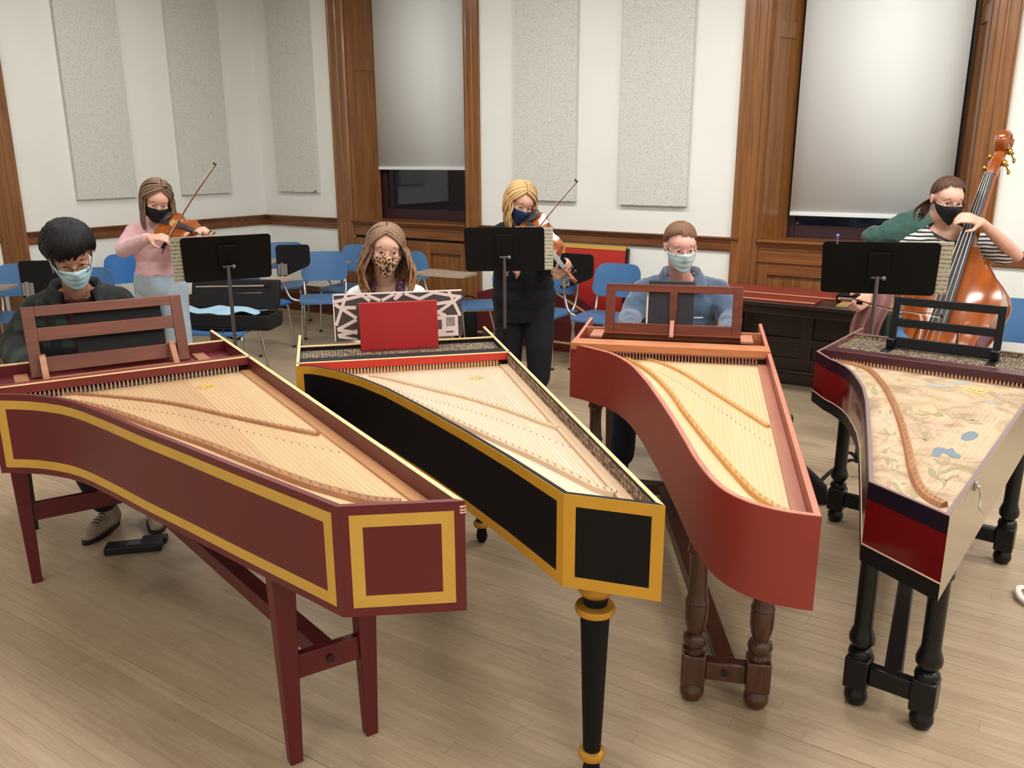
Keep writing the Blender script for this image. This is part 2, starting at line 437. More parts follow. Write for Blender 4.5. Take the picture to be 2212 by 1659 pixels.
def shade(aL, aR, zb, boff, label):
    r = empty('roller_shade', room((aL+aR)/2, DB+boff, zb), RZ, label=label, cat='window shade', group='window roller shades')
    wd = (aR-aL)/2; h = MB(); nx = 1
    for i in range(nx):
        x0 = -wd+2*wd*i/nx; x1 = -wd+2*wd*(i+1)/nx
        y0 = y1 = 0
        h.add([(x0, y0, .03), (x1, y1, .03), (x1, y1, WT-zb-.06), (x0, y0, WT-zb-.06)], [(0, 1, 2, 3)])
    o = h.build('shade_cloth', m_shade, r); md = o.modifiers.new('thick', 'SOLIDIFY'); md.thickness = .0015
    h = MB(); h.box((-wd, -.009, 0), (wd, .009, .032)); h.build('hem_bar', mat('shade_hem', (222, 226, 224), .7), r, bevel=.004)
    h = MB(); h.tube([(-wd, 0, WT-zb-.05), (wd, 0, WT-zb-.05)], .03, 12); h.build('roller_tube', m_shade, r)
shade(b1l+.012, b1r-.012, 1.565, .27, 'pale grey roller shade pulled halfway down in the narrow window behind the seated woman')
shade(b2l+.035, b2r-.035, 1.235, .25, 'tall pale grey roller shade in the wide window behind the double bass player')
# window casing at the far left
q = MB()
r3 = struct(sweep(CAS, (-DL, 3.945, 0), (-DL, 3.945, WT+.2), (1, 0, 0), (0, -1.15, 0)), 'window_3', m_oak, smooth=False)
h = MB(); h.box((-DL-.1, 2.2, 0), (-DL-.06, 3.73, 1.0)); robj(h, 'dado_board', m_oak, r3, smooth=False)
h = MB(); h.box((-DL-.1, 2.2, 1.0), (-DL+.03, 3.73, 1.06)); robj(h, 'sill', m_oakh, r3, bevel=.006)
h = MB(); h.box((-DL-.1, 2.2, 1.06), (-DL-.07, 3.73, CEIL)); robj(h, 'reveal_panel', m_oak, r3, smooth=False)
h = MB(); h.box((-DL-.07, 3.45, 0), (-DL-.02, 3.73, CEIL)); robj(h, 'reveal_stile', m_oak, r3, bevel=.004)

# --- acoustic panels
def panel_mat():
    mt, nt, b = _new('perlite_acoustic_board')
    v = _coord(nt, 'Object', (1, 1, 1)); n = _noise(nt, v, 95, 3, .7)
    r = _ramp(nt, n.outputs[0], [(.30, lin((136, 135, 126))), (.42, lin((200, 200, 193))), (.7, lin((214, 214, 208)))])
    vo = nt.nodes.new('ShaderNodeTexVoronoi'); vo.inputs['Scale'].default_value = 2.1; nt.links.new(v.outputs[0], vo.inputs['Vector'])
    dot = _ramp(nt, vo.outputs['Distance'], [(.018, (.25, .24, .22, 1)), (.026, (1, 1, 1, 1))])
    mx = nt.nodes.new('ShaderNodeMixRGB'); mx.blend_type = 'MULTIPLY'; mx.inputs[0].default_value = .8
    nt.links.new(r.outputs[0], mx.inputs[1]); nt.links.new(dot.outputs[0], mx.inputs[2]); nt.links.new(mx.outputs[0], b.inputs['Base Color'])
    b.inputs['Roughness'].default_value = .95; _bump(nt, b, n.outputs[0], .35, .004); return mt
m_panel = panel_mat()
def apanel(p, along, out, width, label, rag=False):
    h = MB(); n = 40; top = 2.6
    fr = []
    for i in range(n+1):
        x = width*i/n; dz = (random.uniform(-.006, .006) if rag else random.uniform(-.0015, .0015)) + (.025 if rag and .9 < i/n < .97 else 0)
        fr.append((x, dz))
    poly = [(x, z) for x, z in fr]+[(width, top), (0, top)]
    M4 = Matrix((along, (0,0,1), out)).transposed()
    h.prism(poly, .002, .042, M=M4)
    o = h.build('acoustic_panel', m_panel, None, smooth=False); o.location = p
    tag(o, label, 'acoustic panel', 'speckled wall panels'); return o
for b0, b1, lb in ((4.455, 5.06, 'speckled grey acoustic panel on the left wall nearest the corner casing, above the black-haired player'), (5.575, 6.183, 'speckled grey acoustic panel on the left wall behind the pink violinist')):
    apanel(room(-DL, b0, 1.325), NV, TV, b1-b0, lb)
for a0, a1, lb, rg, z in ((-7.464, -6.841, 'speckled panel with a chipped bottom edge between the corner and the narrow window', True, 1.33), (-4.317, -3.689, 'speckled white panel on the back wall behind the blonde violist', False, 1.313), (-3.264, -2.657, 'speckled white panel on the back wall above the man in the blue pullover', False, 1.297)):
    apanel(room(a0, DB, z), TV, -NV, a1-a0, lb, rg)
# ================================================================== HARPSICHORDS
# each one is laid out in its own frame: u runs along the straight spine from the tail to the keyboard, v across to the bentside
m_brass = mat('brass', (190, 150, 70), .3, 1.0); m_steel = mat('polished_steel', (190, 190, 190), .25, 1.0)
m_string = mat('string_wire', (150, 124, 88), .6, .1); m_pin = mat('dark_pin', (45, 34, 28), .5, .3)
m_pale = mat('pale_edge_wood', (222, 186, 134), .5, var=.06, vscale=20)
def board_wood(name, cols, rough=.55, width=.11, seam=.35):
    """soundboard of glued planks running along u, each plank a slightly different tone"""
    mt, nt, b = _new(name)
    v = _coord(nt, 'Object', (1, 1, 1)); sx = nt.nodes.new('ShaderNodeSeparateXYZ'); nt.links.new(v.outputs[0], sx.inputs[0])
    dv = nt.nodes.new('ShaderNodeMath'); dv.operation = 'DIVIDE'; dv.inputs[1].default_value = width; nt.links.new(sx.outputs[1], dv.inputs[0])
    fl = nt.nodes.new('ShaderNodeMath'); fl.operation = 'FLOOR'; nt.links.new(dv.outputs[0], fl.inputs[0])
    wn = nt.nodes.new('ShaderNodeTexWhiteNoise'); wn.noise_dimensions = '1D'; nt.links.new(fl.outputs[0], wn.inputs['W'])
    tone = _ramp(nt, wn.outputs['Value'], [(0, lin(cols[0])), (.5, lin(cols[1])), (1, lin(cols[2]))])
    g = _coord(nt, 'Object', (1.2, 60, 1)); n = _noise(nt, g, 2.5, 5, .6)
    gr = _ramp(nt, n.outputs[0], [(.3, (.87, .85, .83, 1)), (.7, (1, 1, 1, 1))])
    mx = nt.nodes.new('ShaderNodeMixRGB'); mx.blend_type = 'MULTIPLY'; mx.inputs[0].default_value = .8
    nt.links.new(tone.outputs[0], mx.inputs[1]); nt.links.new(gr.outputs[0], mx.inputs[2]); nt.links.new(mx.outputs[0], b.inputs['Base Color'])
    b.inputs['Roughness'].default_value = rough; b.inputs['Specular IOR Level'].default_value = .35; return mt
def paper_mat(name, paper, ink, sc=70):
    """block-printed arabesque paper"""
    mt, nt, b = _new(name)
    v = _coord(nt, 'Object', (1, 1, 1))
    vo = nt.nodes.new('ShaderNodeTexVoronoi'); vo.inputs['Scale'].default_value = sc; vo.inputs['Randomness'].default_value = .35; nt.links.new(v.outputs[0], vo.inputs['Vector'])
    n = _noise(nt, v, sc*1.3, 2, .5, 1.5)
    mu = nt.nodes.new('ShaderNodeMath'); mu.operation = 'ADD'; nt.links.new(vo.outputs['Distance'], mu.inputs[0]); nt.links.new(n.outputs[0], mu.inputs[1])
    r = _ramp(nt, mu.outputs[0], [(.78, lin(paper)), (.86, lin(ink)), (1.06, lin(ink)), (1.14, lin(paper))])
    nt.links.new(r.outputs[0], b.inputs['Base Color']); b.inputs['Roughness'].default_value = .7; return mt

def offset_poly(P, d):          # closed polygon, d>0 moves inwards for a counter-clockwise outline
    n = len(P); out = []
    for i in range(n):
        p0, p1, p2 = Vector(P[i-1]), Vector(P[i]), Vector(P[(i+1) % n])
        e1 = (p1-p0).normalized(); e2 = (p2-p1).normalized()
        n1 = Vector((-e1.y, e1.x)); n2 = Vector((-e2.y, e2.x)); k = (n1+n2); k.normalize()
        c = max(.35, k.dot(n1)); out.append(p1+k*(d/c))
    return out
def wall_strip(outer, inner, z0, z1):
    mb = MB(); n = len(outer)
    ring = []
    for o, i in zip(outer, inner):
        ring.append([(o[0], o[1], z0), (o[0], o[1], z1), (i[0], i[1], z1), (i[0], i[1], z0)])
    k = 0
    for q in ring: mb.v += q
    for i in range(n-1):
        for j in range(4):
            a, b = i*4+j, i*4+(j+1) % 4; mb.f.append((a, a+4, b+4, b)); mb.m.append(0)
    mb.f.append((0, 1, 2, 3)); mb.m.append(0); e = (n-1)*4; mb.f.append((e+3, e+2, e+1, e)); mb.m.append(0)
    return mb
def band(path, z0, z1, off=.0012, thick=.0012):     # painted band on the outside of the case (path runs so that outside is on its right)
    out1 = []; out2 = []
    n = len(path)
    for i in range(n):
        d = (Vector(path[min(i+1, n-1)])-Vector(path[max(i-1, 0)])).normalized(); nr = Vector((d.y, -d.x))
        p = Vector(path[i]); out1.append(p+nr*off); out2.append(p+nr*(off-thick))
    return wall_strip(out1, out2, z0, z1)
def cut_path(path, s0, s1):      # sub-path by arc length measured from both ends
    P = [Vector(p) for p in path]; L = [0]
    for a, b in zip(P, P[1:]): L.append(L[-1]+(b-a).length)
    tot = L[-1]
    def pt(s):
        for i in range(len(P)-1):
            if L[i] <= s <= L[i+1]+1e-9:
                t = (s-L[i])/max(1e-9, L[i+1]-L[i]); return P[i].lerp(P[i+1], t)
        return P[-1]
    s1 = tot-s1
    return [pt(s0)]+[P[i] for i in range(len(P)) if s0+1e-6 < L[i] < s1-1e-6]+[pt(s1)]

def harpsichord(S):
    o = Vector(S['o']); ang = S['ang']; zt = S['zt']; zb = zt-S['th']; W = S['W']; L = S['L']; uc = S['uc']; wt = S.get('wt', .014)
    root = empty('harpsichord', (o.x, o.y, 0), ang, label=S['label'], cat='harpsichord', group='harpsichords')
    bent = [Vector(p) for p in S['bent']]              # from cheek corner (uc, W) to the tail
    outline = [Vector((0, 0)), Vector((L, 0)), Vector((L, W)), Vector((uc, W))]+bent
    outline = [Vector((p[0], p[1])) for p in outline]
    inner = offset_poly(outline, wt); nb = len(bent); n = len(outline)
    case = S['case']; mc = S['mcase']
    parts = {'spine': [0, 1], 'cheek': [2, 3], 'bentside': list(range(3, 4+nb)), 'tail': [3+nb, n]} if not S.get('round') else {'spine': [0, 1], 'cheek': [2, 3], 'bentside': list(range(3, n+1))}
    g = lambda lst, i: lst[i % n]
    for nm, idx in parts.items():
        ii = idx if nm not in ('tail',) else [3+nb, n]
        ou = [g(outline, i) for i in ii]; inn = [g(inner, i) for i in ii]
        mm = S.get('m_'+nm, mc)
        if nm == 'spine' or nm == 'cheek':
            # lowered, sloping arms beside the keyboard
            ka = S['unb']
        wall_strip(ou, inn, zb, zt).build(nm, mm, root, smooth=True, angle=25)
    # light top edge
    if S.get('edge'):
        for nm, idx in parts.items():
            if nm in S['edge']:
                ii = [3+nb, n] if nm == 'tail' else idx
                ou = [g(outline, i) for i in ii]; inn = [g(inner, i) for i in ii]
                wall_strip([p+(q-p)*.12 for p, q in zip(ou, inn)], inn, zt-.001, zt+.0012).build('edge_strip', S['medge'], root, smooth=False)
    # bottom board
    MB().prism([(p.x, p.y) for p in inner], zb+.003, zb+.015).build('bottom_board', mc, root, smooth=False)
    # soundboard from the tail up to the belly rail
    ur = S['ur']; sb = zt-S['sbd']
    sbp = [Vector((inner[0].x, inner[0].y)), Vector((ur+.02, inner[0].y))]
    # find where the bentside/cheek crosses the belly rail line
    tail_side = [p for p in inner[3:] if p.x < ur+.02]
    last = inner[3] if inner[3].x >= ur+.02 else None
    if inner[3].x >= ur+.02:
        i0 = next(i for i in range(3, n) if inner[i % n].x < ur+.02); pa, pb_ = inner[i0-1], inner[i0]
        t = (ur+.02-pa.x)/(pb_.x-pa.x); sbp.append(pa.lerp(pb_, t))
    else: sbp += [Vector((ur+.02, inner[2].y))]
    sbp += tail_side
    MB().prism([(p.x, p.y) for p in sbp], sb-.006, sb).build('soundboard', S['msb'], root, smooth=False)
    if S.get('liner'):
        pl = wall_strip([Vector((.02, inner[0].y+.0)), Vector((ur, inner[0].y))], [Vector((.03, inner[0].y+.035)), Vector((ur, inner[0].y+.035))], sb-.004, sb+.008)
        pl.build('spine_moulding', S['mmould'], root, smooth=False)
    # inner spine lining paper
    if S.get('lining'):
        y = inner[0].y
        MB().box((.03, y, sb+.008), (ur+.0, y+.001, zt-.008)).build('lining_paper', S['lining'], root, smooth=False)
    # bridges
    def on(p): return Vector((p[0], p[1], sb))
    def bridge(pts, wid, hgt, nm):
        q = spline([Vector((p[0], p[1], 0)) for p in pts], 6); mb = MB(); prof = [(-wid/2, 0), (wid/2, 0), (wid/2*.75, hgt), (-wid/2*.55, hgt*.8)]
        rows = []
        for i, p in enumerate(q):
            d = (q[min(i+1, len(q)-1)]-q[max(i-1, 0)]).normalized(); nr = Vector((-d.y, d.x, 0)); k = .66+.40*i/len(q)
            rows.append([p+nr*(x*k)+Vector((0, 0, sb+z*(.8+.2*i/len(q)))) for x, z in prof])
        for r in rows: mb.v += [tuple(v_) for v_ in r]
        for i in range(len(rows)-1):
            for j in range(4):
                a, b = i*4+j, i*4+(j+1) % 4; mb.f.append((a, b, b+4, a+4)); mb.m.append(0)
        mb.f.append((3, 2, 1, 0)); mb.m.append(0); e = (len(rows)-1)*4; mb.f.append((e, e+1, e+2, e+3)); mb.m.append(0)
        mb.build(nm, S['mbr'], root, smooth=True, angle=30)
        return q, hgt
    b8, h8 = bridge(S['eight'], S.get('bw', .026), .016, 'bridge')
    b4 = None
    if S.get('four'): b4, h4 = bridge(S['four'], .016, .012, 'four_foot_bridge')
    def sample(q, k):              # k in 0..1 by v
        L_ = [0]
        for a, b in zip(q, q[1:]): L_.append(L_[-1]+(b-a).length)
        s = k*L_[-1]
        for i in range(len(q)-1):
            if s <= L_[i+1]+1e-9: return q[i].lerp(q[i+1], (s-L_[i])/max(1e-9, L_[i+1]-L_[i]))
        return q[-1]
    def at_v(q, v):
        for a, b in zip(q, q[1:]):
            if min(a.y, b.y) <= v <= max(a.y, b.y) and abs(b.y-a.y) > 1e-6: return a.lerp(b, (v-a.y)/(b.y-a.y))
        return None
    st = MB(); pins = MB(); N = S['notes']; v0, v1 = .055, W-.06
    for i in range(N):
        v = v0+(v1-v0)*i/(N-1)
        p = at_v(b8, v*.985)
        if p is not None:
            z = sb+.019
            for dv in (0, .004):
                st.bar((p.x-.012, p.y+dv, z-.002), (ur+.02, v+dv, z+.001), S.get('sw', .00045), S.get('sw', .00045))
                pins.bar((p.x, p.y+dv, sb+.010), (p.x+.001, p.y+dv, sb+.020), .0009, .0009)
                st.bar((p.x, p.y+dv, z-.002), (p.x-.035-.05*v, p.y+dv-.01, sb+.006), .0003, .0003)
        if b4 is not None:
            p = at_v(b4, v*.98)
            if p is not None:
                st.bar((p.x, p.y, sb+.013), (ur+.02, v+.002, sb+.013), .0003, .0003)
                hu = p.x-.10-.10*(1-v)
                st.bar((p.x, p.y, sb+.013), (hu, p.y+.002, sb+.003), .0003, .0003)
                pins.bar((p.x, p.y, sb+.008), (p.x, p.y, sb+.017), .0009, .0009)
                pins.bar((hu, p.y+.002, sb), (hu-.002, p.y+.002, sb+.005), .0016, .0016)
    st.build('strings', m_string, root, smooth=False, kind='stuff'); pins.build('bridge_pins', m_pin, root, smooth=False, kind='stuff')
    # rose
    if S.get('rose'):
        ru, rv, rr = S['rose']; q = MB()
        q.lathe([(rr, 0), (rr, .003), (rr*.82, .004), (rr*.78, .001)], (ru, rv, sb), 28, cap=False)
        for k in range(8):
            a = 2*pi*k/8; q.tube([(ru, rv, sb+.002), (ru+cos(a+.3)*rr*.45, rv+sin(a+.3)*rr*.45, sb+.003), (ru+cos(a)*rr*.8, rv+sin(a)*rr*.8, sb+.002)], rr*.07, 5)
        q.lathe([(rr*.3, .001), (rr*.3, .004), (rr*.1, .005)], (ru, rv, sb), 16)
        MB().lathe([(rr*.8, .0004), (rr*.8, .0008)], (ru, rv, sb), 24).build('rose_hole', mat('rose_shadow', S.get('rosehole', (60, 44, 28)), .9), root)
        q.build('rose', S['mrose'], root)
    # jacks and jack rail
    jb, jt = sb-.004, zt-.030+S.get('rup', 0)
    jm = MB(); jm.box((-.008, -S.get('jw', .0035), 0), (.008, S.get('jw', .0035), 1)); jme = jm.mesh('jack', False); jme.materials.append(S['mjack'])
    for i in range(N):
        v = v0+(v1-v0)*i/(N-1); link('jack', jme, root, (ur+.012, v+.004, jb), scale=(1, 1, jt-jb))
    rb = MB(); rb.box((ur+.03, wt, sb-.02), (ur+.045, W-wt, zt-.036)); rb.build('register_board', S.get('mreg', mat('dark_register', (48, 16, 14), .7)), root, smooth=False)
    # jack rail
    r0, r1 = zt-.032+S.get('rup', 0), zt+S.get('rup', 0)
    MB().box((ur, wt*.2, r0), (ur+S['rw'], W-wt*.2, r1)).build('jack_rail', S['mrail'], root, bevel=.002)
    if S.get('medge_rail'):
        MB().box((ur-.0006, wt*.2, r1-.001), (ur+.013, W-wt*.2, r1+.0012)).build('rail_edge', S['medge_rail'], root, smooth=False)
    if S.get('mrailtop'):
        MB().box((ur+.013, wt*.2, r1-.0005), (ur+S['rw'], W-wt*.2, r1+.0008)).build('rail_top', S['mrailtop'], root, smooth=False)
    # wrestplank with tuning pins, nameboard, keybed
    un = S['unb']
    zp = zt-S.get('wpd', .05)
    MB().box((ur+S['rw']+.005, wt, zp-.05), (un, W-wt, zp)).build('wrestplank', S['mwp'], root, smooth=False)
    tp = MB()
    for i in range(N):
        v = v0+(v1-v0)*i/(N-1)
        for k, uu in enumerate((.06, .085, .125)):
            tp.tube([(ur+S['rw']+uu+.006*(i % 2), v, zp), (ur+S['rw']+uu+.006*(i % 2), v, zp+.02)], .0022, 5)
    (tp.build if not S.get('nopins') else (lambda *a, **k: None))('tuning_pins', m_pin, root, smooth=False, kind='stuff')
    MB().box((un, wt, zt-.14), (un+.014, W-wt, zt-.004)).build('nameboard', S['mnb'], root, smooth=False)
    MB().box((un-.001, wt, zt-.005), (un+.015, W-wt, zt-.0005)).build('nameboard_edge', S.get('mnbe', S['mnb']), root, smooth=False)
    MB().box((un+.014, wt, zb+.02), (L-.02, W-wt, zt-.16)).build('key_bed', mc, root, smooth=False)
    kw = (W-2*wt-.12)/36; km = MB(); kb = MB()
    for i in range(36):
        y = wt+.06+i*kw; km.box((un+.06, y+.0005, zt-.15), (L-.03, y+kw-.0005, zt-.125))
        if i % 7 not in (2, 6): kb.box((un+.03, y+kw*.7, zt-.15), (un+.12, y+kw*1.3, zt-.112))
    km.build('natural_keys', mat('ebony_key', (40, 32, 28), .4), root, smooth=False); kb.build('sharp_keys', mat('bone_key', (220, 208, 180), .4), root, smooth=False)
    return dict(root=root, zt=zt, zb=zb, outline=outline, bent=[outline[3]]+bent, sb=sb, W=W, L=L, ur=ur, un=un, S=S)

def frame_at(o, ang, u, v, z=0):
    return Vector((o[0]+u*cos(ang)-v*sin(ang), o[1]+u*sin(ang)+v*cos(ang), z))
def hook(root, u, z, v=-.001, mt=None, s=1):
    q = MB(); q.box((u-.018*s, v-.006, z-.012), (u+.018*s, v, z+.012)); q.tube([(u, v-.006, z), (u, v-.012, z)], .006, 8)
    q.tube(spline([(u, v-.010, z), (u+.004, v-.016, z-.03), (u-.01, v-.02, z-.055), (u-.002, v-.03, z-.07)], 4), .0025, 6)
    q.build('lid_hook', mt or m_steel, root, bevel=.001)

# ---------------------------------------------------------------- maroon harpsichord with ochre bands
m_maroon = mat('maroon_paint', (92, 24, 29), .42, var=.05, vscale=5, bump=.03, bscale=200)
m_maroon_in = mat('maroon_inside', (106, 36, 30), .5, var=.05, vscale=5)
m_ochre = mat('ochre_gold_band', (194, 152, 64), .45, var=.06, vscale=9)
m_spruce1 = board_wood('spruce_tan', [(198, 165, 124), (212, 181, 139), (184, 148, 112)], width=.13)
m_walnut = wood('bridge_walnut', (140, 92, 58), (170, 118, 76), axis=0, rough=.5)
m_cherry = wood('cherry_desk', (82, 38, 20), (118, 60, 34), axis=1, scale=8, stretch=12, rough=.4)
m_cherryl = wood('cherry_flat', (138, 88, 60), (164, 110, 78), axis=1, scale=8, stretch=12, rough=.45)
A1 = radians(122.32)
H1 = harpsichord(dict(o=(-.113, 1.859), ang=A1, zt=.91, th=.29, W=.93, L=2.44, uc=1.71, wt=.016, label='maroon harpsichord with ochre painted bands, nearest at the left', case='', mcase=m_maroon,
    bent=[(1.695, .905), (1.683, .889), (1.655, .850), (1.619, .81), (1.565, .765), (1.512, .729), (1.45, .698), (1.382, .671), (1.226, .62), (1.003, .553), (.805, .487), (.538, .402), (.132, .269)],
    edge=['spine'], medge=m_pale, ur=1.785, sbd=.06, msb=m_spruce1, mbr=m_walnut, liner=True, mmould=wood('tan_moulding', (176, 126, 84), (200, 150, 102), axis=0),
    eight=[(1.83, .80), (1.737, .734), (1.611, .652), (1.418, .564), (1.139, .465), (.914, .385), (.763, .338), (.462, .243), (.340, .191), (.251, .147), (.20, .10), (.186, .085)], bw=.034,
    four=[(1.80, .70), (1.757, .636), (1.602, .499), (1.428, .372), (1.170, .245), (.975, .146), (.830, .066)], notes=56,
    rose=(1.63, .222, .034), mrose=mat('gilt_rose', (224, 190, 110), .4, .3), rosehole=(150, 110, 60), mjack=mat('jack_grey', (176, 150, 136), .5), jw=.0028,
    rw=.055, mrail=m_maroon_in, medge_rail=m_pale, unb=2.175, mwp=m_maroon, mnb=m_maroon, mnbe=m_pale))
r = H1['root']; zt, zb = H1['zt'], H1['zb']
pa = [Vector(p) for p in H1['bent']]; tl = [H1['outline'][-1], H1['outline'][0]]
def frame_bands(H, path, marg, wid, mt, margz=None, ends=(None, None)):
    zt, zb = H['zt'], H['zb']; mz = marg if margz is None else margz
    e0 = marg if ends[0] is None else ends[0]; e1 = marg if ends[1] is None else ends[1]
    p = cut_path(path, e0, e1)
    band(p, zt-mz-wid, zt-mz).build('painted_band', mt, H['root'], angle=25)
    band(p, zb+mz, zb+mz+wid).build('painted_band', mt, H['root'], angle=25)
    tot = sum((Vector(a)-Vector(b)).length for a, b in zip(path, path[1:]))
    band(cut_path(path, e0, tot-e0-wid), zb+mz+wid, zt-mz-wid).build('painted_band', mt, H['root'], angle=25)
    band(cut_path(path, tot-e1-wid, e1), zb+mz+wid, zt-mz-wid).build('painted_band', mt, H['root'], angle=25)
frame_bands(H1, pa, .022, .031, m_ochre); frame_bands(H1, tl, .026, .031, m_ochre, .024)
hook(r, 1.12, .895); hook(r, .42, .893, s=.8)
# chipped paint at the tail corner
q = MB()
for dz in (.012, .02, .027): q.box((-.0016, -.0016, zt-dz-.003), (.008, .012, zt-dz))
q.build('paint_chip', mat('bare_wood_chip', (214, 170, 150), .7), r, smooth=False)
# stand: four tapered square legs, cross rails and a long stretcher
def taper_leg(mb, u, v, z1, w0, w1): mb.bar((u, v, 0), (u, v, z1), w1, w1, up=(1, 0, 0), w1=w0, h1=w0)
stand1 = empty('harpsichord_stand', frame_at((-.113, 1.859), A1, 0, 0), A1, label='maroon trestle stand with tapered square legs under the maroon harpsichord', cat='stand', group='harpsichord stands')
for (u, v) in ((.473, .32), (.473, .085), (2.108, .874), (2.108, .085)):
    q = MB(); taper_leg(q, u, v, zb, .066, .038); q.build('leg', m_maroon, stand1, bevel=.003)
for u, v0_, v1_ in ((.473, .085, .32), (2.108, .085, .874)):
    q = MB(); q.box((u-.014, v0_+.024, .27), (u+.014, v1_-.024, .345)); q.build('cross_rail', m_maroon, stand1, bevel=.003)
    q = MB(); q.box((u-.02, v0_+.03, zb-.06), (u+.02, v1_-.03, zb)); q.build('top_rail', m_maroon, stand1, bevel=.003)
q = MB(); q.bar((.487, .20, .306), (2.094, .44, .306), .055, .055); q.build('stretcher', m_maroon, stand1, bevel=.003)
q = MB(); q.tube([(.457, .20, .306), (.452, .20, .306)], .012, 12); q.build('stretcher_bolt', mat('dark_bolt', (40, 18, 16), .5), stand1)
# music desk
def desk_root(H, S, label, u, name='music_desk'):
    o = S['o']; return empty(name, frame_at(o, S['ang'], u, 0, 0), S['ang'], label=label, cat='music desk', group='harpsichord music desks')
d1 = desk_root(H1, H1['S'], 'open cherry music desk with two slats standing on the maroon harpsichord', 2.09)
zk = zt-.047
def tilt(du, v, z, k=.27): return (du+z*k, v, zk+z)        # leans back towards the player
def slat(par, v0_, v1_, z0, z1, mt, nm, th=.014, k=.27, base=0):
    q = MB(); q.hexa([(base+z0*k, v0_, zk+z0), (base+z0*k+th, v0_, zk+z0), (base+z0*k+th, v1_, zk+z0), (base+z0*k, v1_, zk+z0), (base+z1*k, v0_, zk+z1), (base+z1*k+th, v0_, zk+z1), (base+z1*k+th, v1_, zk+z1), (base+z1*k, v1_, zk+z1)])
    return q.build(nm, mt, par, bevel=.002)
slat(d1, .735, .78, .0, .268, m_cherry, 'side_stile'); slat(d1, .18, .225, .0, .268, m_cherry, 'side_stile')
slat(d1, .225, .735, .23, .268, m_cherry, 'top_rail'); slat(d1, .225, .735, .135, .185, m_cherry, 'middle_slat'); slat(d1, .225, .735, .012, .07, m_cherry, 'bottom_slat', base=.01)
for v0_ in (.235, .72):
    q = MB(); q.hexa([(-.075, v0_, zk), (.03, v0_, zk), (.03, v0_+.024, zk), (-.075, v0_+.024, zk), (.0, v0_, zk+.075), (.03, v0_, zk+.085), (.03, v0_+.024, zk+.085), (.0, v0_+.024, zk+.075)]); q.build('prop', m_cherryl, d1, bevel=.002)
q = MB(); q.box((-.10, .235, zk-.004), (-.035, .745, zk+.004)); q.build('base_strip', m_cherryl, d1, bevel=.002)
for v0_ in (.11, .79):
    q = MB(); q.box((-.10, v0_, zk-.004), (.07, v0_+.05, zk+.006)); q.build('runner', m_cherryl, d1, bevel=.002)

# ---------------------------------------------------------------- black harpsichord with gold frames
m_blackp = mat('black_case_paint', (9, 8, 10), .6, var=.1, vscale=6, spec=.25); m_gold2 = mat('deep_gold_band', (196, 144, 40), .42, var=.05, vscale=9)
m_spruce2 = board_wood('spruce_pink', [(212, 185, 161), (219, 194, 170), (214, 188, 163)], width=.12)
m_palebr = wood('pale_bridge', (196, 166, 134), (212, 184, 152), axis=0, rough=.6)
m_paper2 = paper_mat('printed_paper_brown', (176, 150, 116), (36, 26, 22), 75)
m_red = mat('vermilion', (186, 48, 34), .45, var=.04)
A2 = radians(102.70)
H2 = harpsichord(dict(o=(.362, 1.848), ang=A2, zt=.90, th=.252, W=.883, L=2.24, uc=1.618, wt=.014, label='black harpsichord with gold edge frames and red jack rail', case='', mcase=m_blackp,
    bent=[(1.612, .845), (1.605, .825), (1.571, .787), (1.5, .725), (1.37, .643), (1.21, .566), (.953, .470), (.673, .374), (.408, .291), (.128, .213)],
    edge=['spine', 'cheek'], medge=m_pale, ur=1.665, sbd=.058, msb=m_spruce2, mbr=m_palebr, liner=True, mmould=m_palebr, lining=paper_mat('printed_paper_tan', (184, 154, 124), (70, 52, 44), 60),
    eight=[(1.66, .70), (1.58, .645), (1.488, .594), (1.330, .517), (1.155, .450), (.905, .347), (.822, .312), (.653, .239), (.501, .173), (.352, .117), (.261, .083), (.213, .049)], bw=.026,
    four=[(1.62, .60), (1.55, .53), (1.456, .461), (1.30, .345), (1.210, .275), (1.015, .159), (.852, .081), (.782, .044)], notes=58,
    rose=(1.488, .18, .031), mrose=mat('gilt_rose_pale', (226, 200, 140), .4, .2), rosehole=(40, 30, 20), mjack=mat('jack_tan', (206, 158, 118), .5), jw=.0038,
    rw=.085, mrail=m_red, medge_rail=m_pale, mrailtop=m_blackp, unb=1.99, mwp=m_paper2, wpd=.022, nopins=True, mnb=m_blackp, mnbe=m_pale))
frame_bands(H2, [Vector(p) for p in H2['bent']], 0, .03, m_gold2); frame_bands(H2, [H2['outline'][-1], H2['outline'][0]], .0, .031, m_gold2)
hook(H2['root'], .62, .885, s=.9); q = MB(); q.box((1.45, -.012, .868), (1.5, 0, .892)); q.build('lid_catch', m_brass, H2['root'], bevel=.002)
m_goldleaf = mat('gold_turning', (196, 142, 52), .35, .35)
def stand_leg(parent, u, v, ztop, prof_parts):
    leg = None
    for nm, prof, mt in prof_parts:
        q = MB(); q.lathe(prof, (u, v, 0), 24); o_ = q.build(nm, mt, leg or parent, angle=40)
        if leg is None: leg = o_
    return leg
stand2 = empty('harpsichord_stand', frame_at((.362, 1.848), A2, 0, 0), A2, label='black turned legs with gold rings under the black and gold harpsichord', cat='stand', group='harpsichord stands')
zb2 = H2['zb']
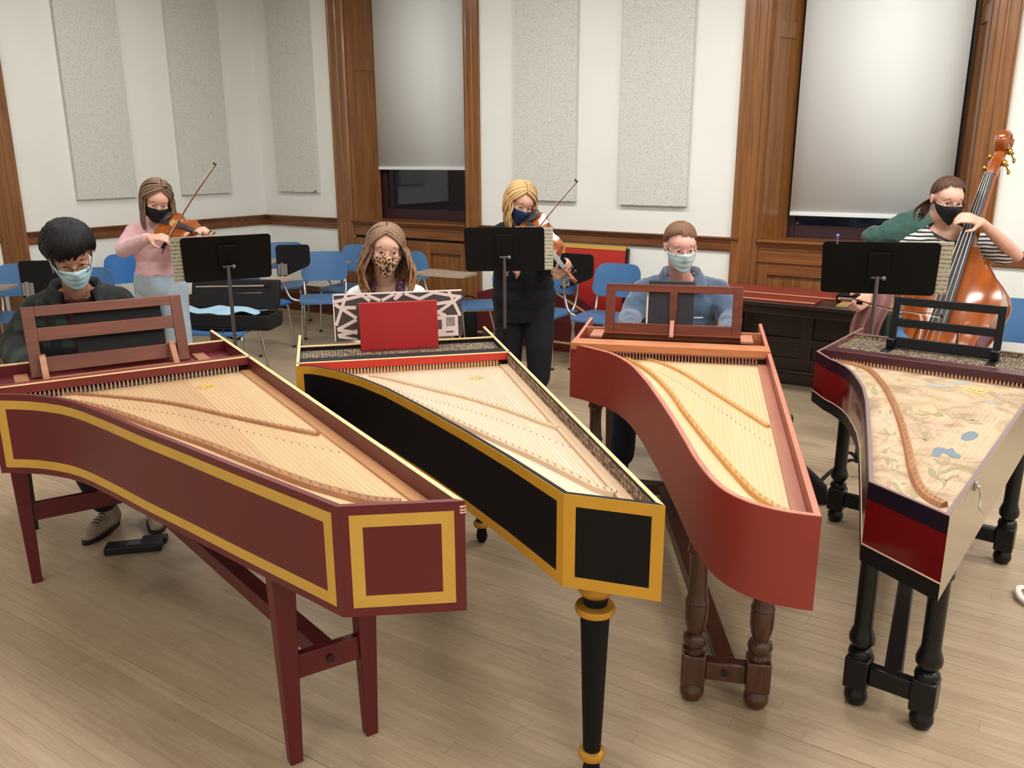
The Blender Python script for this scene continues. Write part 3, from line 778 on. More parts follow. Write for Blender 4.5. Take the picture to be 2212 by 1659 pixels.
for (u, v) in ((.185, .105), (1.75, .78), (1.75, .12)):
    leg = stand_leg(stand2, u, v, zb2, [('leg', [(.012, .0), (.022, .012), (.026, .03), (.022, .055), (.02, .07), (.0245, .095), (.03, .25), (.036, .44), (.040, .53), (.034, .535), (.030, .548), (.034, .57), (.038, .60), (.046, .61), (.05, zb2-.02), (.05, zb2)], m_blackp),
        ('gold_ring', [(.024, .076), (.036, .08), (.039, .09), (.036, .10), (.024, .104)], m_goldleaf),
        ('gold_ring', [(.034, .528), (.052, .532), (.055, .542), (.052, .551), (.034, .555)], m_goldleaf),
        ('gold_bowl', [(.03, .580), (.040, .584), (.049, .598), (.054, .612), (.054, .618), (.03, .618)], m_goldleaf)])
q = MB(); q.bar((.185, .105, zb2-.02), (1.75, .45, zb2-.02), .05, .03); q.build('stretcher', m_blackp, stand2, bevel=.003)
q = MB(); q.box((1.72, .12, zb2-.036), (1.78, .78, zb2-.003)); q.build('top_rail', m_blackp, stand2, bevel=.003)
# red music desk
m_reddesk = mat('red_desk_board', (150, 18, 18), .38, var=.06, vscale=4)
zk = .90-.03
d2 = desk_root(H2, H2['S'], 'plain red board music desk standing on the black harpsichord', 1.93)
slat(d2, .27, .612, .0, .215, m_reddesk, 'desk_board', th=.016, k=.12); q = MB(); q.box((-.03, .27, zk-.001), (.06, .612, zk+.012)); q.build('desk_base', mat('dark_red_base', (70, 12, 16), .35), d2, bevel=.002)

# ---------------------------------------------------------------- red-brown harpsichord with rounded tail
m_rust = mat('rust_red_paint', (138, 50, 40), .42, var=.05, vscale=4, bump=.03, bscale=200)
m_cedar = wood('pink_cedar', (156, 98, 78), (184, 124, 100), axis=0, scale=9, stretch=16, rough=.45)
m_cedar_v = wood('cedar_rail', (160, 96, 58), (188, 122, 78), axis=1, scale=9, stretch=16, rough=.42)
m_spruce3 = board_wood('spruce_yellow', [(208, 179, 138), (214, 187, 147), (204, 174, 133)], width=.09)
m_honey = wood('honey_bridge', (190, 134, 68), (208, 154, 86), axis=0, rough=.5)
A3 = radians(77.20)
H3 = harpsichord(dict(o=(.717, 1.803), ang=A3, zt=.89, th=.243, W=.858, L=2.38, uc=1.718, wt=.017, round=True, label='rust-red harpsichord with a rounded S-curve tail', case='', mcase=m_rust,
    bent=[(1.69, .81), (1.664, .773), (1.583, .678), (1.53, .64), (1.484, .612), (1.42, .58), (1.341, .548), (1.134, .485), (.891, .422), (.673, .370), (.464, .324), (.36, .302), (.293, .285), (.23, .267), (.182, .251), (.143, .235), (.113, .219), (.092, .204), (.074, .189), (.047, .16), (.029, .13), (.016, .10), (.008, .073), (.002, .035)],
    edge=['spine', 'cheek', 'bentside'], medge=m_cedar, ur=1.70, sbd=.055, msb=m_spruce3, mbr=m_honey, liner=True, mmould=m_cedar,
    eight=[(1.74, .735), (1.75, .650), (1.640, .572), (1.513, .508), (1.353, .446), (1.153, .387), (.927, .334), (.598, .247), (.356, .177), (.222, .132), (.131, .076), (.105, .045)], bw=.02,
    four=[(1.74, .67), (1.751, .581), (1.663, .463), (1.480, .348), (1.247, .246), (1.046, .157), (.836, .064)], notes=54,
    mjack=mat('jack_rose', (150, 96, 80), .5), jw=.003, rw=.10, rup=.012, mrail=m_cedar_v, unb=2.13, mwp=mat('wrestplank_brown', (96, 48, 32), .5), mnb=m_cedar_v, mnbe=m_cedar, mreg=mat('register_dark', (70, 24, 20), .7)))
q = MB(); q.box((.9, -.02, .83), (.93, 0, .86)); q.build('lid_catch', m_pin, H3['root'], bevel=.002)
m_legwood = wood('turned_walnut', (54, 28, 14), (88, 48, 24), axis=2, scale=14, stretch=10, rough=.35, coat=.3)
m_blackleg = mat('black_lacquer', (9, 10, 15), .32, spec=.35, coat=.12)
def turned(parent, u, v, prof, blk, mt, ang=0):
    q = MB(); q.lathe(prof, (u, v, 0), 24); leg = q.build('leg', mt, parent, angle=45)
    q = MB(); q.box((u-blk[2], v-blk[2], blk[0]), (u+blk[2], v+blk[2], blk[1])); q.build('leg_block', mt, leg, bevel=.006)
    return leg
zb3 = H3['zb']
P3 = [(.012, 0), (.03, .006), (.039, .024), (.038, .042), (.026, .06), (.024, .07), (.024, .17), (.036, .176), (.038, .186), (.03, .194), (.036, .204), (.039, .216), (.035, .232), (.024, .242), (.031, .262), (.036, .29), (.0365, .335), (.034, .345), (.0375, .35), (.034, .358), (.031, .37), (.028, .45), (.03, .50), (.033, .51), (.038, .52), (.034, .53), (.034, zb3)]
stand3 = empty('harpsichord_stand', frame_at((.717, 1.803), A3, 0, 0), A3, label='brown turned-leg trestle stand under the rust-red harpsichord', cat='stand', group='harpsichord stands')
L3 = ((.53, .262), (.53, .062), (2.02, .775), (2.02, .085))
for u, v in L3: turned(stand3, u, v, P3, (.066, .172, .038), m_legwood)
for u, v0_, v1_ in ((.53, .062, .262), (2.02, .085, .775)):
    q = MB(); q.box((u-.022, v0_+.036, .085), (u+.022, v1_-.036, .15)); q.build('cross_rail', m_legwood, stand3, bevel=.006)
    q = MB(); q.box((u-.03, v0_, zb3-.03), (u+.03, v1_, zb3)); q.build('top_rail', m_legwood, stand3, bevel=.004)
q = MB(); q.bar((.552, .165, .118), (1.998, .43, .118), .07, .055); q.build('stretcher', m_legwood, stand3, bevel=.006)
q = MB(); q.tube([(.508, .165, .118), (.503, .165, .118)], .012, 12); q.build('stretcher_bolt', mat('dark_bolt', (40, 18, 16), .5), stand3)
# music desk with one central bar
m_desk3 = wood('mahogany_desk', (84, 30, 14), (124, 54, 24), axis=1, scale=8, stretch=12, rough=.35)
zk = .89-.02
d3 = desk_root(H3, H3['S'], 'mahogany window-frame music desk with a central bar on the rust-red harpsichord', 2.10)
for v0_, v1_ in ((.705, .75), (.11, .155)): slat(d3, v0_, v1_, 0, .235, m_desk3, 'side_stile', k=.16)
slat(d3, .155, .705, .2, .235, m_desk3, 'top_rail', k=.16); slat(d3, .155, .705, .0, .05, m_desk3, 'bottom_rail', k=.16); slat(d3, .412, .447, .05, .2, m_desk3, 'centre_bar', k=.16)
q = MB(); q.bar((-.055, .43, zk), (.0, .43, zk+.07), .02, .012); q.build('prop', m_cedar, d3, bevel=.002)
for v0_ in (.06, .75):
    q = MB(); q.box((-.13, v0_, zk), (.02, v0_+.055, zk+.012)); q.build('runner', m_cedar, d3, bevel=.002)
q = MB(); q.box((-.02, .11, zk), (.03, .75, zk+.008)); q.build('base_strip', m_desk3, d3, bevel=.002)

# ---------------------------------------------------------------- harpsichord with a painted soundboard
m_red4 = mat('crimson_lacquer', (92, 6, 12), .16, coat=.5); m_navy = mat('navy_black_lacquer', (12, 15, 30), .35, spec=.3, coat=.08); m_black4 = mat('black_band', (12, 10, 13), .45, spec=.3)
m_spine4 = mat('drab_varnished_spine', (132, 117, 96), .22, var=.06, vscale=3, coat=.3)
m_line4 = mat('cream_line', (214, 186, 160), .5)
m_sb4 = board_wood('aged_soundboard', [(190, 165, 136), (197, 173, 144), (186, 160, 132)], width=.07)
def wash(mt):
    nt = mt.node_tree; b = nt.nodes['Principled BSDF']; src = b.inputs['Base Color'].links[0].from_socket
    v = _coord(nt, 'Object', (1, 1, 1)); n = _noise(nt, v, 7, 6, .7, 1.0); r = _ramp(nt, n.outputs[0], [(.46, (1, 1, 1, 1)), (.62, lin((196, 194, 186)))])
    mx = nt.nodes.new('ShaderNodeMixRGB'); mx.blend_type = 'MULTIPLY'; mx.inputs[0].default_value = .9; nt.links.new(src, mx.inputs[1]); nt.links.new(r.outputs[0], mx.inputs[2]); nt.links.new(mx.outputs[0], b.inputs['Base Color'])
wash(m_sb4)
m_paper4 = paper_mat('printed_paper_cream', (186, 162, 122), (52, 42, 34), 80)
m_rimgrey = mat('worn_rim', (120, 100, 100), .4)
A4 = radians(51.75)
H4 = harpsichord(dict(o=(1.025, 1.825), ang=A4, zt=.88, th=.222, W=.842, L=2.19, uc=1.535, wt=.012, label='red and navy harpsichord with a flower-painted soundboard', case='', mcase=m_red4, m_spine=m_spine4,
    bent=[(1.50, .812), (1.429, .754), (1.385, .705), (1.325, .653), (1.26, .61), (1.201, .58), (1.13, .545), (1.046, .507), (.882, .448), (.643, .374), (.392, .298), (.23, .25), (.11, .214)],
    edge=['spine', 'cheek', 'bentside', 'tail'], medge=m_rimgrey, ur=1.60, sbd=.05, msb=m_sb4, mbr=m_walnut,
    eight=[(1.61, .80), (1.60, .735), (1.527, .618), (1.308, .498), (1.070, .398), (.830, .311), (.596, .234), (.384, .168), (.263, .120), (.204, .081), (.178, .045)], bw=.028, notes=52, sw=.0003,
    rose=(1.46, .199, .04), mrose=mat('gilt_rose_light', (222, 196, 130), .4, .2), rosehole=(190, 160, 100), mjack=mat('jack_tan4', (186, 136, 112), .5), jw=.0036,
    rw=.075, mrail=mat('plum_rail', (62, 26, 34), .35), unb=2.03, mwp=m_paper4, wpd=.022, nopins=True, mnb=m_paper4, mnbe=m_rimgrey, mreg=mat('register_plum', (70, 16, 20), .7), lining=m_paper4))
def hband(H, path, zr, mt, e=0, nm='painted_band'):
    band(cut_path(path, e, e), H['zb']+zr[0], H['zb']+zr[1]).build(nm, mt, H['root'], angle=25)
b4p = [Vector((H4['L'], H4['W'])), Vector((H4['S']['uc'], H4['W']))]+[Vector(p) for p in H4['S']['bent']]+[Vector((0, 0))]
hband(H4, b4p, (.176, .222), m_navy); hband(H4, b4p, (0, .046), m_black4); hband(H4, b4p, (.046, .05), m_line4, nm='cream_line')
hook(H4['root'], .30, .862, s=.6)
# painted flowers on the soundboard
sb4 = H4['sb']
pt = {'green': mat('paint_sage', (142, 134, 100), .8), 'blue': mat('paint_blue', (104, 122, 132), .8), 'pink': mat('paint_pink', (206, 150, 134), .8), 'grey': mat('paint_grey_blue', (150, 150, 140), .8)}
def leaf(mb, x, y, ang, l, wd, cv=.15):
    n = 8; up_ = []; dn = []
    for i in range(n+1):
        t = i/n; a = ang+cv*t*2; k = sin(pi*t)**.8*wd
        px, py = x+cos(ang+cv*t)*l*t, y+sin(ang+cv*t)*l*t
        up_.append((px-sin(a)*k, py+cos(a)*k)); dn.append((px+sin(a)*k, py-cos(a)*k))
    mb.prism(up_+list(reversed(dn))[1:-1], sb4+.0002, sb4+.0005)
def stem(mb, pts, wd=.002):
    mb.tube([Vector((p.x, p.y, sb4+.0003)) for p in spline([Vector((a, b, 0)) for a, b in pts], 6)], wd, 6, flat=.12)
def flower(pts, blooms, leaves, colours):
    parts_ = {}
    g_ = MB(); stem(g_, pts, .0022)
    for (x, y, a, l, wd) in leaves: leaf(g_, x, y, a, l, wd)
    g_.build('painted_stem', pt[colours[0]], H4['root'], smooth=False)
    if blooms:
        b_ = MB()
        for (x, y, n_, l, wd, a0) in blooms:
            for k in range(n_): leaf(b_, x, y, a0+2*pi*k/n_, l, wd, .05)
        b_.build('painted_bloom', pt[colours[1]], H4['root'], smooth=False)
def F4(x, y):                  # photo pixel on the soundboard -> (u, v)
    P = at(x, y, sb4)-Vector((1.025, 1.825, 0)); return (P.x*cos(A4)+P.y*sin(A4), -P.x*sin(A4)+P.y*cos(A4))
def poly_paint(cl, lst, nm='painted_leaf'):
    for pl in lst:
        c_ = [Vector((*F4(*p), 0)) for p in pl]; q = spline(c_+[c_[0]], 4)[:-1]
        area = sum(q[i-1].x*q[i].y-q[i].x*q[i-1].y for i in range(len(q)))
        if area < 0: q.reverse()
        MB().prism([(p.x, p.y) for p in q], sb4+.0002, sb4+.0006).build(nm, pt[cl], H4['root'], smooth=False)
def z7(l): return [(1720+a/3.606, 660+b/3.606) for a, b in l]
poly_paint('blue', [z7([(1055, 1160), (1070, 1115), (1120, 1105), (1180, 1120), (1215, 1110), (1240, 1145), (1280, 1165), (1270, 1190), (1210, 1185), (1150, 1150), (1110, 1175), (1065, 1175)]), z7([(1280, 1040), (1300, 1000), (1370, 980), (1420, 1005), (1400, 1035), (1330, 1055)])], 'painted_bloom')
poly_paint('green', [z7([(1030, 1260), (1075, 1275), (1100, 1330), (1130, 1365), (1070, 1340), (1030, 1310)]), z7([(1110, 1320), (1190, 1265), (1310, 1255), (1220, 1285), (1130, 1315)]), z7([(1160, 1365), (1200, 1330), (1270, 1320), (1220, 1345), (1180, 1370)]), z7([(1145, 1420), (1140, 1390), (1165, 1350), (1170, 1390)]), z7([(1070, 1190), (1100, 1200), (1130, 1230), (1100, 1225)]),
    z7([(910, 840), (980, 845), (1040, 850), (980, 860)]), z7([(950, 815), (1010, 830), (1060, 845), (1000, 840)]), z7([(1050, 850), (1110, 830), (1150, 860), (1090, 865)]), z7([(970, 880), (1040, 865), (1000, 885)]), z7([(1280, 870), (1340, 890), (1400, 880), (1340, 905)]), z7([(1330, 915), (1400, 910), (1460, 925), (1390, 925)]), z7([(1350, 890), (1440, 895), (1390, 905)]),
    z7([(975, 995), (1010, 985), (1025, 1005), (995, 1020)]), z7([(985, 1045), (1030, 1050), (1010, 1055), (990, 1035)]),
    z7([(530, 600), (580, 600), (620, 640), (640, 690), (610, 700), (580, 660), (590, 630)]), z7([(670, 990), (700, 1000), (730, 1010), (690, 1005)]), z7([(680, 950), (705, 970), (720, 1000), (695, 985)]), z7([(755, 990), (780, 985), (775, 1005), (760, 1010)]),
    z7([(690, 1195), (720, 1185), (735, 1210), (715, 1250), (700, 1225)]), z7([(730, 1190), (770, 1195), (795, 1225), (770, 1215)]), z7([(775, 1240), (800, 1250), (795, 1280), (780, 1265)]), z7([(735, 1280), (760, 1270), (765, 1290)]),
    z7([(740, 1375), (780, 1385), (800, 1415), (850, 1480), (800, 1450), (760, 1410)]), z7([(810, 1385), (850, 1380), (840, 1400)]), z7([(890, 1465), (940, 1470), (935, 1495), (900, 1490)]), z7([(440, 465), (500, 480), (470, 500)]), z7([(640, 820), (660, 815), (660, 840), (645, 845)]), z7([(720, 820), (745, 815), (745, 840), (725, 845)]), z7([(670, 1130), (700, 1120), (710, 1145), (685, 1155)])])
poly_paint('pink', [z7([(1020, 930), (1070, 920), (1130, 935), (1210, 960), (1170, 975), (1090, 965), (1040, 955)]), z7([(1060, 900), (1120, 905), (1110, 925), (1060, 920)]), z7([(1150, 900), (1220, 890), (1240, 910), (1180, 925)]), z7([(650, 880), (700, 885), (680, 905)]), z7([(690, 870), (760, 865), (755, 885), (710, 890)])], 'painted_bloom')
poly_paint('grey', [z7([(1000, 615), (1080, 605), (1160, 620), (1230, 640), (1150, 640), (1060, 635)]), z7([(1170, 590), (1290, 585), (1380, 600), (1280, 615), (1190, 605)]), z7([(1480, 745), (1540, 740), (1560, 755), (1500, 765)]), z7([(1540, 695), (1620, 700), (1590, 715)]), z7([(640, 480), (700, 490), (660, 500)])], 'painted_scroll')
for st_ in ([(1190, 1180), (1180, 1220), (1130, 1260), (1105, 1310), (1130, 1360), (1155, 1400)], [(1110, 1225), (1150, 1240)], [(1120, 1300), (1150, 1285), (1300, 1255)], [(1240, 905), (1180, 850), (1100, 800), (1080, 770)], [(1230, 1080), (1200, 1070)], [(700, 830), (705, 860), (730, 880), (690, 900), (740, 930)], [(740, 1190), (750, 1240), (740, 1280), (780, 1285)], [(660, 1150), (720, 1110), (790, 1085)], [(725, 1000), (710, 1030), (700, 1050)]):
    q = MB(); stem(q, [F4(*p) for p in z7(st_)], .0018); q.build('painted_stem', pt['green'], H4['root'], smooth=False)
zb4 = H4['zb']
P4 = [(.012, 0), (.028, .005), (.036, .024), (.034, .044), (.022, .06), (.02, .07), (.02, .165), (.035, .17), (.037, .182), (.034, .194), (.024, .20), (.026, .206), (.038, .222), (.039, .24), (.032, .262), (.028, .275), (.029, .50), (.03, .505), (.036, .512), (.036, .522), (.03, .528), (.036, .535), (.036, .545), (.034, .552), (.034, zb4)]
stand4 = empty('harpsichord_stand', frame_at((1.025, 1.825), A4, 0, 0), A4, label='black turned-leg trestle stand with ball feet under the flower-painted harpsichord', cat='stand', group='harpsichord stands')
for u, v in ((.46, .268), (.46, .072), (1.835, .775), (1.835, .068)): turned(stand4, u, v, P4, (.062, .17, .036), m_blackleg)
for u, v0_, v1_ in ((.46, .072, .268), (1.835, .068, .775)):
    q = MB(); q.box((u-.02, v0_+.034, .085), (u+.02, v1_-.034, .15)); q.build('cross_rail', m_blackleg, stand4, bevel=.006)
    q = MB(); q.box((u-.03, v0_, zb4-.03), (u+.03, v1_, zb4)); q.build('top_rail', m_blackleg, stand4, bevel=.004)
q = MB(); q.bar((.48, .17, .12), (1.815, .42, .12), .055, .05); q.build('stretcher', m_blackleg, stand4, bevel=.006)
zk = .88-.028
d4 = desk_root(H4, H4['S'], 'black open music desk with two bars on the flower-painted harpsichord', 1.90)
slat(d4, .615, .645, .0, .235, m_blackleg, 'side_stile', k=.12); slat(d4, .20, .23, .0, .235, m_blackleg, 'side_stile', k=.12)
slat(d4, .23, .615, .20, .235, m_blackleg, 'top_rail', k=.12); slat(d4, .23, .615, .105, .14, m_blackleg, 'middle_bar', k=.12); slat(d4, .23, .615, .012, .06, m_blackleg, 'bottom_bar', k=.12, base=-.012)
for v0_ in (.612, .198):
    q = MB(); q.hexa([(-.10, v0_, zk), (.03, v0_, zk), (.03, v0_+.036, zk), (-.10, v0_+.036, zk), (-.10, v0_, zk+.012), (.03, v0_, zk+.012), (.03, v0_+.036, zk+.012), (-.10, v0_+.036, zk+.012)]); q.build('foot', m_blackleg, d4, bevel=.003)
    q = MB(); q.box((-.03, v0_, zk+.012), (.025, v0_+.034, zk+.055)); q.build('foot_block', m_blackleg, d4, bevel=.006)
# ================================================================== FURNITURE AND THINGS
m_chrome = mat('chrome_tube', (200, 200, 200), .18, 1.0); m_blue = mat('blue_plastic', (70, 112, 158), .42, var=.04, vscale=60, bump=.06, bscale=350)
m_blue2 = mat('bright_blue_plastic', (20, 100, 168), .42, var=.04, vscale=60, bump=.06, bscale=350)
m_blackpl = mat('black_laminate', (15, 15, 17), .6, spec=.25, bump=.05, bscale=300); m_tabtop = mat('tan_laminate', (166, 150, 132), .4); m_glide = mat('rubber_glide', (34, 26, 22), .7)
m_bracket = mat('grey_bracket', (150, 148, 142), .4, .6)
CH = {}
def chair_meshes(blue):
    if blue.name in CH: return CH[blue.name]
    seat = MB(); nx, ny = 12, 10; w, d = .46, .43; P = []
    def sp(i, j, dz):
        x = -1+2*i/nx; y = -1+2*j/ny
        k = 1-.06*max(0, -y)*abs(x)
        px, py = x*w/2*k, y*d/2
        if abs(x) > .8 and abs(y) > .8: px *= .965; py *= .965
        z = .44-.022*(1-x*x)*(1-y*y)-.025*max(0, -y-.55)**1.5*2
        return (px, py, z+dz)
    for dz in (0, -.016):
        for j in range(ny+1):
            for i in range(nx+1): P.append(sp(i, j, dz))
    seat.v = P; M_ = (nx+1)*(ny+1)
    for j in range(ny):
        for i in range(nx):
            a = j*(nx+1)+i; seat.f.append((a, a+1, a+nx+2, a+nx+1)); seat.f.append((M_+a, M_+a+nx+1, M_+a+nx+2, M_+a+1))
    rim = [i for i in range(nx)]+[(j+1)*(nx+1)-1 for j in range(ny)]+[ny*(nx+1)+i for i in range(nx, 0, -1)]+[j*(nx+1) for j in range(ny, 0, -1)]
    for k in range(len(rim)):
        a, b = rim[k], rim[(k+1) % len(rim)]; seat.f.append((a, M_+a, M_+b, b))
    seat.m = [0]*len(seat.f)
    back = MB(); bx_, bz_ = 18, 14; Hb, rb_ = .27, .075
    def bw_half(z):
        W_ = .22*(1-.10*(z/Hb+.5)); e_ = abs(z)-(Hb/2-rb_)
        return W_ if e_ <= 0 else W_-rb_+sqrt(max(0, rb_*rb_-e_*e_))
    def bp(x, z, y): return (x, .245+y+.165*z-.06*(x/.22)**2, .70+z)
    zs = [-Hb/2+Hb*(.5-.5*cos(pi*k/bz_)) for k in range(bz_+1)]
    for y_ in (0, .014):
        for z in zs:
            h_ = bw_half(z)
            for k in range(bx_+1): back.v.append(bp((-1+2*k/bx_)*h_, z, y_))
    nb2 = (bx_+1)*(bz_+1)
    for jz in range(bz_):
        for k in range(bx_): a = jz*(bx_+1)+k; back.f.append((a, a+1, a+bx_+2, a+bx_+1)); back.f.append((nb2+a, nb2+a+bx_+1, nb2+a+bx_+2, nb2+a+1))
    rim = list(range(bx_))+[(jz+1)*(bx_+1)-1 for jz in range(bz_)]+[bz_*(bx_+1)+k for k in range(bx_, 0, -1)]+[jz*(bx_+1) for jz in range(bz_, 0, -1)]
    for k in range(len(rim)): a, b = rim[k], rim[(k+1) % len(rim)]; back.f.append((a, nb2+a, nb2+b, b))
    back.m = [0]*len(back.f)
    legs = []
    for sx in (-1, 1):
        a = MB(); a.tube(spline([(sx*.185, -.13, .418), (sx*.195, -.17, .40), (sx*.205, -.185, .3), (sx*.215, -.20, .012)], 5), .011, 10); legs.append(a.mesh('leg'))
        a = MB(); a.tube(spline([(sx*.185, .10, .418), (sx*.195, .14, .40), (sx*.205, .16, .3), (sx*.215, .23, .012)], 5), .011, 10); legs.append(a.mesh('leg'))
    sups = []
    for sx in (-1, 1):
        sup = MB(); sups.append(sup); sup.tube(spline([(sx*.17, -.12, .415), (sx*.175, .12, .415), (sx*.19, .20, .46), (sx*.195, .235, .56), (sx*.19, .25, .66)], 5), .011, 10)
    glide = MB(); glide.lathe([(.016, 0), (.018, .006), (.012, .018)], (0, 0, 0), 12)
    tf = MB(); tp = [(.02, .04), (.02, -.12), (-.02, -.22), (-.02, -.47), (-.05, -.5), (-.28, -.5), (-.31, -.47), (-.31, -.1), (-.27, .04)]
    tf.prism([(x, y) for x, y in tp[::-1]], .675, .693)
    arm = MB(); arm.tube(spline([(-.18, .05, .42), (-.24, .05, .43), (-.26, .03, .5), (-.25, -.02, .64), (-.24, -.08, .67), (-.2, -.3, .671)], 5), .011, 10)
    td = MB(); pp = rrect(.30, .30, .03, 4, -.26, .78); pp = [(x, z+(.10*max(0, (x+.30)/.16) if z < .70 else 0)) for x, z in pp]
    td.prism(pp, -.008, .008, M=Matrix(((1, 0, 0), (0, 0, -1), (0, 1, 0))))
    for k in range(len(td.v)): td.v[k] = (td.v[k][0], td.v[k][1]-.02, td.v[k][2])
    adn = MB(); adn.tube(spline([(-.36, -.045, .74), (-.36, -.045, .62), (-.345, -.05, .54), (-.31, -.06, .46), (-.26, -.06, .43), (-.18, -.06, .42)], 5), .012, 10)
    brk = MB(); brk.box((-.402, -.036, .66), (-.372, -.028, .76)); brk.box((-.348, -.036, .66), (-.318, -.028, .76)); brk.tube([(-.36, -.045, .65), (-.36, -.045, .77)], .016, 10)
    out = dict(seat=seat.mesh('seat'), backrest=back.mesh('backrest'), legs=legs, sups=[u_.mesh('back_support') for u_ in sups], glide=glide.mesh('glide'), tflat=tf.mesh('tablet', False), arm=arm.mesh('tablet_arm'), tdown=td.mesh('tablet', False), adn=adn.mesh('tablet_arm'), brk=brk.mesh('hinge_bracket', False))
    for k, mt in (('seat', blue), ('backrest', blue), ('glide', m_glide), ('tflat', m_tabtop), ('arm', m_chrome), ('tdown', m_blackpl), ('adn', m_chrome), ('brk', m_bracket)): out[k].materials.append(mt)
    for l in legs+out['sups']: l.materials.append(m_chrome)
    CH[blue.name] = out; return out
def chair(P, rz, label, tab=None, blue=None):
    c = chair_meshes(blue or m_blue)
    r = empty('tablet_arm_chair' if tab else 'school_chair', (P.x, P.y, 0), rz, label=label, cat='chair', group='blue school chairs')
    link('seat', c['seat'], r); link('backrest', c['backrest'], r); [link('back_support', u_, r) for u_ in c['sups']]
    for l, (gx, gy) in zip(c['legs'], ((-.215, -.20), (-.215, .23), (.215, -.20), (.215, .23))):
        lo = link('leg', l, r); link('glide', c['glide'], lo, (gx, gy, 0))
    if tab == 'flat': link('tablet_arm', c['arm'], link('tablet', c['tflat'], r))
    if tab == 'folded':
        t_ = link('tablet', c['tdown'], r); link('tablet_arm', c['adn'], t_); link('hinge_bracket', c['brk'], t_)
    return r
chair(at(702, 642, .44), radians(10), 'blue chair with black tablet folded up, left of the leopard-mask woman', 'folded')
chair(at(752, 619, .44), RZ+radians(8), 'blue chair with a flat tan tablet, directly behind the one with the folded black tablet', 'flat')
chair(at(937, 640, .44), radians(62), 'blue chair in profile with a flat tablet to the right of the seated woman', 'flat')
chair(at(1031, 656, .44), radians(-78), 'blue chair in profile facing left, just left of the blonde violist')
chair(at(1172, 672, .44), radians(-33), 'blue chair half hidden behind the blonde violist, in front of the maroon lid')
chair(at(1308, 682, .44), radians(-32), 'blue chair with folded black tablet beside the man in the blue pullover', 'folded')
chair(at(284, 648, .44), radians(22), 'bright blue chair by the left wall behind the pink violinist', None, m_blue2)
chair(at(556, 652, .44), radians(62), 'bright blue chair with a flat tablet right of the open violin case', 'flat', m_blue2)
chair(at(612, 612, .44), radians(5), 'blue chair with flat tablet near the room corner behind the first music stand', 'flat')
chair(at(40, 680, .44), radians(10), 'blue chair at the far left edge with a flat tablet', 'flat')
chair(at(180, 694, .44), radians(8), 'blue chair with folded black tablet behind the black-haired player', 'folded')
chair(Vector((3.0, 4.96, 0)), radians(-24), 'blue chair at the right edge behind the double bass')

# benches for the players
m_bench = mat('black_bench_wood', (20, 17, 18), .4); m_vinyl = mat('black_vinyl', (24, 22, 24), .45)
def bench(o, ang, u, v, label, w=.62, mt=m_bench, z=.48, tw=.04):
    P = frame_at(o, ang, u, v); r = empty('player_bench', P, ang, label=label, cat='bench', group='keyboard benches')
    for x in (-.14, .14):
        for y in (-w/2+.03, w/2-.03):
            q = MB(); q.bar((x, y, 0), (x, y, z-.07), tw*.6, tw*.6, up=(1, 0, 0), w1=tw, h1=tw); q.build('leg', mt, r, bevel=.003)
    q = MB(); q.box((-.16, -w/2, z-.07), (.16, w/2, z-.03)); q.build('apron', mt, r, bevel=.004)
    q = MB(); q.prism(rrect(.35, w+.02, .03, 4), z-.03, z); q.build('seat_pad', m_vinyl, r, bevel=.008)
    return r
bench((-.113, 1.859), A1, 2.83, .56, 'black bench under the black-haired player at the maroon harpsichord')
bench((.362, 1.848), A2, 2.78, .45, 'dark bench under the woman at the black harpsichord')
bench((.717, 1.803), A3, 2.84, .50, 'dark brown bench under the man at the rust-red harpsichord', mt=m_legwood)

# music stands
m_mstand = mat('black_crackle_steel', (14, 13, 13), .6, 0, spec=.25, bump=.1, bscale=600); m_tubegrey = mat('grey_steel_tube', (120, 114, 116), .3, .8)
def sheet_mat():
    mt, nt, b = _new('printed_music_sheet')
    v = _coord(nt, 'Object', (1, 1, 1)); sx = nt.nodes.new('ShaderNodeSeparateXYZ'); nt.links.new(v.outputs[0], sx.inputs[0])
    mu = nt.nodes.new('ShaderNodeMath'); mu.operation = 'MULTIPLY'; mu.inputs[1].default_value = 44; nt.links.new(sx.outputs[2], mu.inputs[0])
    fr = nt.nodes.new('ShaderNodeMath'); fr.operation = 'FRACT'; nt.links.new(mu.outputs[0], fr.inputs[0])
    n = _noise(nt, v, 120, 2); ad = nt.nodes.new('ShaderNodeMath'); ad.operation = 'MULTIPLY'; nt.links.new(fr.outputs[0], ad.inputs[0]); nt.links.new(n.outputs[0], ad.inputs[1])
    r = _ramp(nt, ad.outputs[0], [(.10, lin((206, 198, 176))), (.37, lin((206, 198, 176))), (.43, lin((90, 86, 80))), (.6, lin((130, 124, 114)))])
    nt.links.new(r.outputs[0], b.inputs['Base Color']); b.inputs['Roughness'].default_value = .8; return mt
m_sheet = sheet_mat(); m_cream = mat('cream_paper', (216, 208, 188), .8)
